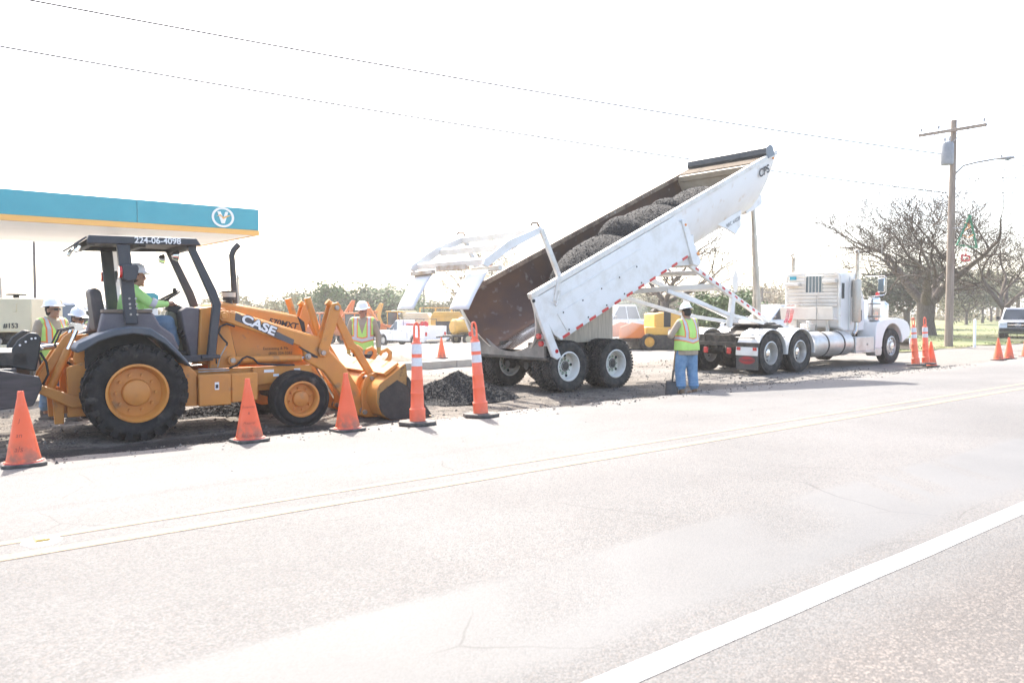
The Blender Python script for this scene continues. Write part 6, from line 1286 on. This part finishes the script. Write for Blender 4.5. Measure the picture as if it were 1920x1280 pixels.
# ------------------------------------------------------------------ parked vehicles behind the work site
def road_wheel(parent, c, r, w, s, m_rim):
    mb = MB(); h = w/2; mb.lathe([(r*.6,-h*.8), (r*.7,-h), (r*.93,-h), (r,-h*.75), (r,h*.75), (r*.93,h), (r*.7,h), (r*.6,h*.8)], (0,0,0), 'y', 24)
    o = mb.build('wheel', dusty_rubber, parent); o.location = c
    mb = MB(); d = h*s; mb.lathe([(r*.62,d*.85), (r*.58,d*.9), (r*.54,d*.5), (r*.2,d*.62), (r*.16,d*.8), (0,d*.82)], (0,0,0), 'y', 20)
    for i in range(6):
        a = math.pi*i/3; mb.box((math.cos(a)*r*.36, d*.66, math.sin(a)*r*.36), (r*.34,.03,r*.14), Matrix.Rotation(-a, 3, 'Y'))
    mb.build('rim', m_rim, o); return o
def car(name, label, loc, rz, kind, paint, cat, L=5.7, wid=1.98, hgt=1.92, clear=.32, wr=.39, dark_front=False):
    root = empty(name, loc, rz, label, cat); w = wid/2; belt = hgt*.60; fx = L/2; fa, ra = fx-L*.165, -fx+L*.215
    def arch(x, r, n=10): return [(x + r*math.cos(math.pi*i/n), wr + r*math.sin(math.pi*i/n)) for i in range(n+1)]
    pick = kind in ('pickup', 'service'); rear_top = belt*(1.0 if not pick else .98)
    hood = belt*.985
    prof = [(fx,clear+.12), (fx+.02,hood*.72), (fx-.08,hood*.93), (fx-L*.07,hood), (fx-L*.25,belt+.03), (-fx+.03,rear_top), (-fx,clear+.15)] + [(-fx+.2,clear)]
    bottom = arch(ra, wr*1.22)[::-1] + arch(fa, wr*1.22)[::-1]
    mb = MB(); mb.prism(prof + [p for p in bottom if p[1] >= clear-.02 or True] + [(fx-.1,clear)], -w, w); mb.build('body', paint, root, bevel=.05)
    mb = MB(); mb.bb(-fx+.4, fx-.4, -w+.25, w-.25, clear-.05, belt-.1); mb.build('underbody', black, root)
    a = fx-L*.26; b = fx-L*.40; c_, d = {'pickup': (-.28*fx, -.36*fx), 'service': (.12*fx, .06*fx), 'suv': (-fx+.35, -fx+.1), 'sedan': (-fx*.35, -fx*.72)}[kind]
    wt = w*.80; B = belt-.02; T = hgt
    def pt(x, z, s, off=0):
        t = (z-B)/(T-B); return (x, s*((w-.03)*(1-t)+wt*t + off), z)
    mb = MB(); vs = [pt(a,B,-1), pt(a,B,1), pt(d,B,1), pt(d,B,-1), pt(b,T,-1), pt(b,T,1), pt(c_,T,1), pt(c_,T,-1)]; mb.add(vs, [(3,2,1,0), (4,5,6,7), (0,1,5,4), (1,2,6,5), (2,3,7,6), (3,0,4,7)]); cab = mb.build('cab', paint, root, bevel=.05)
    def pane(nm, x0, x1, x2, x3, z0, z1, s): mb = MB(); mb.add([pt(x0,z0,s,.012), pt(x1,z0,s,.012), pt(x2,z1,s,.012), pt(x3,z1,s,.012)], [(0,1,2,3)]); mb.build(nm, glass, cab, solid=.01, smooth=0)
    z0, z1 = B+.06, T-.09; sl = lambda x_b, x_t, z: x_b + (x_t-x_b)*(z-B)/(T-B)
    mid = (a*.45+d*.55)
    for s in (-1, 1):
        pane('side_window', sl(a,b,z0)-.1, mid+.04, mid+.04, sl(a,b,z1)-.08, z0, z1, s); pane('side_window', mid-.04, sl(d,c_,z0)+.12, sl(d,c_,z1)+.1, mid-.04, z0, z1, s)
        if kind == 'suv': pane('side_window', d+1.0, d+.98, d+1.0, d+1.0, z0, z1, s)
        mb = MB(); mb.box((a-.25, s*(w+.10), belt+.12), (.10,.18,.16)); mb.build('wing_mirror', black, root, bevel=.03)
        for x in (fa, ra): road_wheel(root, (x, s*(w-.14), wr), wr, .26, s, alu)
        mb = MB(); mb.box((fx-.06, s*(w-.22), hood*.80), (.16,.34,.17)); mb.build('headlight', mat('headlamp', (.6,.62,.64), rough=.15, coat=.5), root, bevel=.03)
        mb = MB(); mb.box((-fx, s*(w-.10), belt*.82), (.06,.16,.28)); mb.build('tail_light', red_lens, root, bevel=.02)
        mb = MB(); mb.bar((mid+.2, s*(w+.012), belt*.86), (mid+.38, s*(w+.012), belt*.86), .03, .035); mb.build('door_handle', black, root)
        mb = MB(); mb.bar((mid, s*(w+.002), clear+.12), (mid, s*(w+.002), belt-.04), .006, .012, up=(1,0,0)); mb.build('door_gap', black, root)
    def xpane(nm, xb, xt, m): mb = MB(); e = .015 if xb > 0 or nm == 'windshield' else -.015; mb.add([(sl(xb,xt,z0)+e,-(w-.14),z0), (sl(xb,xt,z0)+e,w-.14,z0), (sl(xb,xt,z1)+e,wt-.06,z1), (sl(xb,xt,z1)+e,-wt+.06,z1)], [(0,1,2,3)]); mb.build(nm, m, cab, solid=.01, smooth=0)
    xpane('windshield', a, b, glass); xpane('rear_window', d, c_, glass)
    mb = MB(); mb.box((fx+.01, 0, hood*.76), (.05, wid*.56, hood*.30)); gr = mb.build('grille', black, root, bevel=.02)
    mb = MB(); mb.box((fx+.045, 0, hood*.76), (.02, wid*.54, .05)); mb.build('grille_bar', chrome, gr)
    mb = MB(); mb.box((fx+.06, 0, clear+.2), (.14, wid*.96, .22)); mb.build('front_bumper', black if dark_front else chrome, root, bevel=.04)
    mb = MB(); mb.box((-fx-.05, 0, clear+.2), (.14, wid*.94, .18)); mb.build('rear_bumper', chrome, root, bevel=.03)
    if kind == 'pickup': mb = MB(); mb.bb(-fx+.08, d-.1, -w+.12, w-.12, belt-.06, belt+.005); mb.build('load_bed', black, root)
    return root
white_car = mat('white_car_paint', (.78,.78,.78), rough=.25, coat=.5); black_car = mat('black_car_paint', (.02,.021,.023), rough=.2, coat=.5); silver = mat('silver_car_paint', (.62,.62,.63), rough=.28, metal=.3, coat=.5)
# service truck with utility body
q = groundpt(768, 60); sv = car('service_truck', 'white utility-body service truck parked on the lot behind the orange tubes', q, R(136), 'service', white_car, 'truck', 6.0, 2.0, 1.93)
for s in (-1, 1):
    for i, (x0, x1) in enumerate(((-2.98,-1.95), (-1.93,-.95), (-.93,.08))):
        mb = MB(); mb.bb(x0, x1, s*.66, s*1.06, .98 if i == 1 else .62, 1.52); bx = mb.build('tool_compartment', white_car, sv, bevel=.02)
        mb = MB(); mb.bb((x0+x1)/2-.04, (x0+x1)/2+.04, s*1.062, s*1.075, 1.12, 1.2); mb.build('latch', steel, bx)
mb = MB(); mb.bb(-2.95, .05, -.64, .64, .95, 1.05); mb.build('bed_floor', black, sv)
mb = MB(); mb.bb(-3.02, -2.97, -.64, .64, .7, 1.35); mb.build('tailgate', white_car, sv, bevel=.02)
mb = MB(); mb.bb(-1.2, -.2, -.5, .5, 1.05, 1.7); mb.build('welder', mat('red_welder', (.35,.03,.04), (.25,.05,.05), 4, .5), sv, bevel=.03)
for y in (-.6,.6): mb = MB(); mb.tube([(.0,y,1.5), (.0,y,2.0), (-2.4,y,2.0), (-2.4,y,1.5)], .025, 6); mb.build('rack_rail', black, sv)
mb = MB(); mb.lathe([(.3,-.16), (.3,-.12), (.12,-.12), (.12,.12), (.3,.12), (.3,.16)], (-1.7,0,1.55), 'y', 20); mb.build('hose_reel', mat('reel_red', (.5,.03,.04), rough=.45), sv)
q = groundpt(1152, 43); car('pickup_truck', 'white pickup facing the road behind the trailer wheels', q, R(222), 'pickup', white_car, 'pickup', 5.9, 2.02, 1.95, dark_front=True)
q = groundpt(70, 27); car('pickup_truck', 'white crew-cab pickup parked behind the worker with green hood', q, R(168), 'pickup', white_car, 'pickup', 5.8, 2.0, 1.93)
q = groundpt(126, 31); car('parked_suv', 'white sport utility vehicle parked behind the worker in grey hood', q, R(150), 'suv', white_car, 'car', 4.9, 1.92, 1.85)
q = G(1912, 634); su = car('parked_suv', 'silver-white sport utility vehicle at the right edge under the bare tree', (q.x+.35, q.y+.6, q.z), R(236), 'suv', silver, 'car', 4.7, 1.9, 1.78, dark_front=True)
mb = MB(); mb.lathe([(.075,0), (.09,.012), (.105,0)], (0,0,0), 'x', 20); o = mb.build('grille_emblem', chrome, su); o.location = (2.40,0,.80); o.scale = (1,1.4,1)
mb = MB(); mb.lathe([(.03,0), (.045,.012), (.06,0)], (0,0,0), 'x', 16); o = mb.build('grille_emblem', chrome, su); o.location = (2.405,0,.82); o.scale = (1,.9,1.2)
mb = MB(); mb.bb(2.44, 2.46, -.17, .17, .48, .60); mb.build('licence_plate', decal_white, su)
q = groundpt(1300, 47); car('parked_suv', 'black sport utility vehicle behind the yellow paving machine', q, R(205), 'suv', black_car, 'car', 4.9, 1.95, 1.85)
q = groundpt(1462, 40); car('pickup_truck', 'white pickup seen between the trailer and the truck cab', q, R(200), 'pickup', white_car, 'pickup', 5.7, 2.0, 1.93)
q = groundpt(1030, 66); car('pickup_truck', 'white pickup half hidden behind the trailer tyres', q, R(180), 'pickup', white_car, 'pickup', 5.7, 2.0, 1.93)
# small grey enclosed trailer
q = groundpt(1331, 46); r = empty('enclosed_trailer', q, R(20), 'small grey enclosed trailer beyond the worker with the shovel', 'trailer')
mb = MB(); mb.bb(-1.2, 1.2, -.7, .7, .4, 1.15); mb.build('box', mat('trailer_grey', (.42,.43,.45), rough=.5), r, bevel=.03)
mb = MB(); mb.bb(-1.25, 1.25, -.74, .74, 1.15, 1.2); mb.build('lid', decal_white, r, bevel=.01)
for s in (-1,1): road_wheel(r, (0,s*.75,.3), .3, .2, s, alu)
# orange and yellow machines
def digger(label, px, Y, rz, paint, sc=1., up=1.):
    root = empty('backhoe_loader', groundpt(px, Y), rz, label, 'backhoe', 'construction machines parked on the lot'); root.scale = (sc,)*3
    def pt_(n, fn, m, bv=.03): mb = MB(); fn(mb); return mb.build(n, m, root, bevel=bv)
    pt_('chassis', lambda m: m.prism([(-1.2,.6), (-1.2,1.1), (.4,1.1), (.5,1.55), (1.7,1.4), (1.8,.7)], -.45, .45), paint)
    pt_('cab', lambda m: m.prism([(-.9,1.1), (-.85,2.5), (.1,2.5), (.4,1.5), (.4,1.1)], -.6, .6), glass); pt_('cab_roof', lambda m: m.bb(-1.0, .25, -.68, .68, 2.5, 2.62), paint)
    for s in (-1, 1):
        for x in (-.87, .08): pt_('cab_post', lambda m: m.bar((x,s*.61,1.1), (x,s*.61,2.5), .08, .08, up=(1,0,0)), paint)
        road_wheel(root, (-.6,s*.85,.68), .68, .45, s, paint); road_wheel(root, (1.3,s*.85,.45), .45, .32, s, paint)
        pt_('loader_arm', lambda m: m.prism([(.5,1.5), (.6,1.62), (1.9,1.1), (2.5,.4), (2.35,.3), (1.75,.95)], s*.5, s*.6), paint)
    pt_('front_bucket', lambda m: m.prism([(2.3,.15), (2.25,.7), (2.35,.85), (2.45,.7), (2.5,.3), (3.0,.2), (3.0,.12)], -1.05, 1.05), paint)
    pt_('swing_post', lambda m: m.bb(-1.6, -1.2, -.25, .25, .5, 1.3), paint)
    pt_('boom', lambda m: m.prism([(-1.35,1.1), (-1.65,1.1), (-2.1,2.1*up), (-1.75,3.3*up), (-1.5,3.35*up), (-1.75,2.2*up)], -.14, .14), paint)
    pt_('dipper', lambda m: m.prism([(-1.45,3.45*up), (-1.75,3.5*up), (-2.75,1.9*up), (-2.6,1.75*up)], -.11, .11), paint)
    pt_('rear_bucket', lambda m: m.prism([(-2.75,1.95*up), (-2.5,1.8*up), (-2.2,1.2*up), (-2.5,1.0*up), (-2.75,1.25*up), (-2.85,1.6*up)], -.3, .3), greasy)
    mb = MB(); mb.tube([(-1.5,0,1.3), (-1.85,0,2.2*up)], .06, 8); mb.build('boom_cylinder', steel, root); return root
digger('orange backhoe with folded boom parked just left of the service truck cab', 700, 66, R(20), machine_orange); digger('orange backhoe behind the worker with yellow gloves', 655, 64, R(160), machine_orange, .95)
digger('orange backhoe half hidden by the loader bucket cylinders', 600, 68, R(200), machine_orange, .95, .9); digger('yellow-orange backhoe behind the service truck bed', 748, 72, R(-10), machine_yellow, 1.0, .95); digger('orange backhoe seen through the loader hydraulic arms', 540, 70, R(30), machine_orange, .9, .85)
def crate(name, label, px, Y, rz, dims, m, cat):
    q = groundpt(px, Y); r = empty(name, q, rz, label, cat, 'equipment stored behind the service truck'); a, b, c = dims
    mb = MB(); mb.bb(-a/2, a/2, -b/2, b/2, .45, .45+c*.8); mb.build('housing', m, r, bevel=.06); mb = MB(); mb.prism([(-a/2,.45+c*.8), (a/2,.45+c*.8), (a*.4,.45+c), (-a*.4,.45+c)], -b*.47, b*.47); mb.build('lid', m, r, bevel=.04)
    mb = MB(); mb.bar((-a/2-.9,0,.5), (-a/2,0,.5), .1, .1); mb.build('drawbar', greasy, r); mb = MB(); mb.tube([(a*.2,0,.45+c*.9), (a*.2,0,.45+c*1.25)], .05, 8); mb.build('exhaust', greasy, r)
    mb = MB(); mb.bb(-a*.35, a*.35, -b/2-.01, -b/2+.005, .6, .45+c*.6); mb.build('side_door', black if c > 2 else m, r, bevel=.005)
    for s in (-1, 1): road_wheel(r, (0,s*(b/2+.1),.36), .36, .22, s, decal_white)
    return r
crate('towed_compressor', 'tan towed compressor behind the service truck, nearest its cab', 757, 74, R(15), (2.6,1.5,2.2), beige, 'compressor'); crate('towed_compressor', 'tan towed compressor behind the service truck bed', 785, 72, R(-10), (2.4,1.5,2.0), beige, 'compressor'); crate('towed_compressor', 'yellow towed generator behind the service truck tailgate', 838, 70, R(5), (2.8,1.5,2.1), machine_yellow, 'generator')
# cage trailer of stacked frames
q = groundpt(832, 75); r = empty('cage_trailer', q, R(8), 'yellow open cage trailer standing behind the service truck tailgate', 'trailer')
for x in (-2.2,-.75,.75,2.2):
    for y in (-.8,.8): mb = MB(); mb.bar((x,y,.6), (x,y,2.9), .07, .07, up=(1,0,0)); mb.build('upright', machine_yellow, r)
for z in (.6, 1.7, 2.9):
    for y in (-.8,.8): mb = MB(); mb.bar((-2.2,y,z), (2.2,y,z), .07, .07); mb.build('rail', machine_yellow, r)
for i in range(3): mb = MB(); mb.bb(-2.0+i*1.4, -.9+i*1.4, -.6, .6, .65, 1.4); mb.build('stored_box', mat('grey_box', (.45,.46,.46), rough=.6), r, bevel=.02)
for s in (-1,1): road_wheel(r, (0,s*.95,.38), .38, .22, s, decal_white)
# tank trailer
q = groundpt(866, 52); r = empty('tank_trailer', q, R(35), 'small trailer with round orange tank beside the trailer bed lip', 'trailer')
mb = MB(); mb.lathe([(0,-.75), (.4,-.72), (.52,-.6), (.52,.6), (.4,.72), (0,.75)], (0,0,1.15), 'x', 22); mb.build('tank', machine_yellow, r); mb = MB(); mb.lathe([(.2,0), (.2,.1), (.0,.12)], (0,0,1.65), 'z', 14); mb.build('tank_hatch', decal_white, r)
mb = MB(); mb.bb(-1.1, 1.1, -.6, .6, .5, .62); mb.bar((-1.9,0,.5), (-1.05,0,.56), .1, .1); mb.build('frame', greasy, r, bevel=.01)
for s in (-1,1):
    road_wheel(r, (0,s*.72,.36), .36, .22, s, beige); mb = MB(); mb.bb(-.5, .5, s*.6, s*.86, .75, .79); mb.build('mudguard', black, r, bevel=.01)
# paving machine
q = groundpt(1238, 34); r = empty('paving_machine', q, R(188), 'yellow-orange paving machine with black skirt behind the worker with shovel', 'paver')
def pv(n, fn, m, bv=.02): mb = MB(); fn(mb); return mb.build(n, m, r, bevel=bv)
pv('skirt', lambda m: m.bb(-1.7, 1.2, -.9, .9, .05, .62), greasy); pv('screed', lambda m: m.bb(-2.1, -1.7, -1.2, 1.2, .08, .5), greasy)
pv('engine_housing', lambda m: m.prism([(-.9,.62), (-.9,1.55), (-.3,1.62), (.5,1.5), (.5,.62)], -.75, .75), machine_yellow, .05); pv('lower_body', lambda m: m.bb(-1.6, .9, -.85, .85, .62, .95), machine_yellow, .04)
pv('radiator', lambda m: m.bb(-.2, .1, -.77, .77, .75, 1.66), black); pv('exhaust', lambda m: m.tube([(-.05,-.3,1.6), (-.05,-.3,2.1)], .05, 8), greasy, 0)
pv('hopper_floor', lambda m: m.prism([(.9,.35), (.95,.55), (2.0,.5), (2.05,.35)], -.8, .8), greasy); [pv('hopper_wing', lambda m: m.prism([(.95,.5), (1.0,1.05), (1.5,1.15), (2.0,.95), (2.05,.5)], s*.85, s*.93), machine_orange) for s in (-1,1)]; pv('push_roller', lambda m: m.tube([(2.12,-.7,.4), (2.12,.7,.4)], .09, 12), greasy, 0); pv('canopy_post', lambda m: m.tube([(-1.5,-.7,.95), (-1.5,-.7,2.0)], .03, 8), steel, 0); pv('lever_bank', lambda m: [m.tube([(-.95-.07*i,-.5,1.3), (-.98-.07*i,-.5,1.62)], .012, 5) for i in range(4)], black, 0) and None; pv('panel_seam', lambda m: m.bb(-.62, -.60, -.758, .758, .66, 1.5), greasy, 0); pv('air_filter', lambda m: m.tube([(.2,-.4,1.58), (.2,.0,1.6)], .11, 14), greasy, 0); pv('seat', lambda m: m.prism([(-1.4,1.0), (-1.45,1.5), (-1.35,1.5), (-1.3,1.1), (-1.0,1.1), (-1.0,1.0)], -.25, .25), black)
for y in (-.25,.05): pv('work_light', lambda m: m.ell((-1.62,y,.98), (.05,.08,.07)), mat('lamp_glass', (.8,.75,.6), rough=.2), 0)
for s in (-1, 1):
    road_wheel(r, (-.7,s*.95,.42), .42, .3, s, machine_yellow); road_wheel(r, (.8,s*.92,.34), .34, .3, s, machine_yellow); pv('console', lambda m: m.bb(-1.2, -1.0, s*.5, s*.8, .95, 1.35), black)
    pv('hydraulic_hose', lambda m: m.tube([(-.9,s*.8,1.2), (-1.2,s*.88,1.05), (-1.3,s*.88,.8), (-1.1,s*.88,.65)], .025, 6), hose, 0)
# beige machine at the left edge
q = groundpt(20, 13.6); r = empty('beige_machine', q, R(8), 'beige engine machine numbered 153 behind the box blade at the left edge', 'machine')
x1 = .33
pv('engine_cover', lambda m: m.bb(-2.2, x1, 0, 1.3, 1.25, 1.83), beige, .02); pv('floor_beam', lambda m: m.bb(-2.2, x1+.0, -.02, 1.3, .98, 1.04), beige, .01); pv('corner_post', lambda m: (m.bb(x1-.10, x1-.002, .002, .1, 1.04, 1.25)), beige, .005)
pv('engine_block', lambda m: (m.bb(-1.6, .02, .15, 1.1, 1.03, 1.27), m.cyl((-.35,.14,1.12), .09, .1, 'y'), m.cyl((-.08,.14,1.16), .07, .1, 'y')), greasy); pv('belt_pulley', lambda m: m.cyl((-.22,.06,1.09), .06, .04, 'y'), steel, .004)
pv('chassis', lambda m: m.bb(-2.2, x1-.02, .05, 1.25, .5, .97), greasy); pv('muffler_cap', lambda m: (m.cyl((-.12,.5,1.90), .16, .03), m.cyl((-.12,.5,1.86), .05, .08)), black, .006); pv('lift_eye', lambda m: m.bb(.05, .10, -.015, .0, 1.6, 1.75), beige, .004)
for s in (0, 1): road_wheel(r, (-1.2, .1+s*1.1, .4), .4, .3, -1 if s == 0 else 1, beige)
text('unit_number', '#153', .115, decal_black, r, basis((.005,-.006,1.36), (1,0,0), (0,0,1)), bold=.002)
text('unit_letter', 'Q', .115, decal_black, r, basis((-.235,-.006,1.36), (1,0,0), (0,0,1)), bold=.002)
# ------------------------------------------------------------------ hazy air
mb = MB(); mb.bb(-1900, 1900, -900, 1900, -4.5, 14.5); hz_ = mb.build('haze', None, None, smooth=0); hz_.data.materials.clear()
hm = bpy.data.materials.new('pale_haze'); hm.use_nodes = True; nt = hm.node_tree; nt.nodes.remove(nt.nodes['Principled BSDF']); pvn = nt.nodes.new('ShaderNodeVolumePrincipled'); pvn.inputs['Color'].default_value = (.99,.97,.94,1); pvn.inputs['Density'].default_value = .0009; pvn.inputs['Anisotropy'].default_value = .3
nt.links.new(pvn.outputs[0], nt.nodes['Material Output'].inputs['Volume']); hz_.data.materials.append(hm); tag(hz_, 'pale dusty haze in the air over the whole site', 'haze', kind='stuff'); hz_.display_type = 'WIRE'

# steam drifting off the hot mix behind the trailer
st_m = bpy.data.materials.new('thin_steam'); st_m.use_nodes = True; nt = st_m.node_tree; nt.nodes.remove(nt.nodes['Principled BSDF']); pvn = nt.nodes.new('ShaderNodeVolumePrincipled'); pvn.inputs['Color'].default_value = (.98,.98,.98,1); pvn.inputs['Density'].default_value = .16
nt.links.new(pvn.outputs[0], nt.nodes['Material Output'].inputs['Volume'])
sm = at(1150, 600, 30); mb = MB(); mb.ell((0,0,0), (1.5,.9,.8), 16, 10); o = mb.build('steam', st_m, None, smooth=60); o.location = sm; o.rotation_euler = (0,R(-25),.3)
tag(o, 'thin pale steam drifting in front of the white pickup behind the trailer', 'steam', kind='stuff')
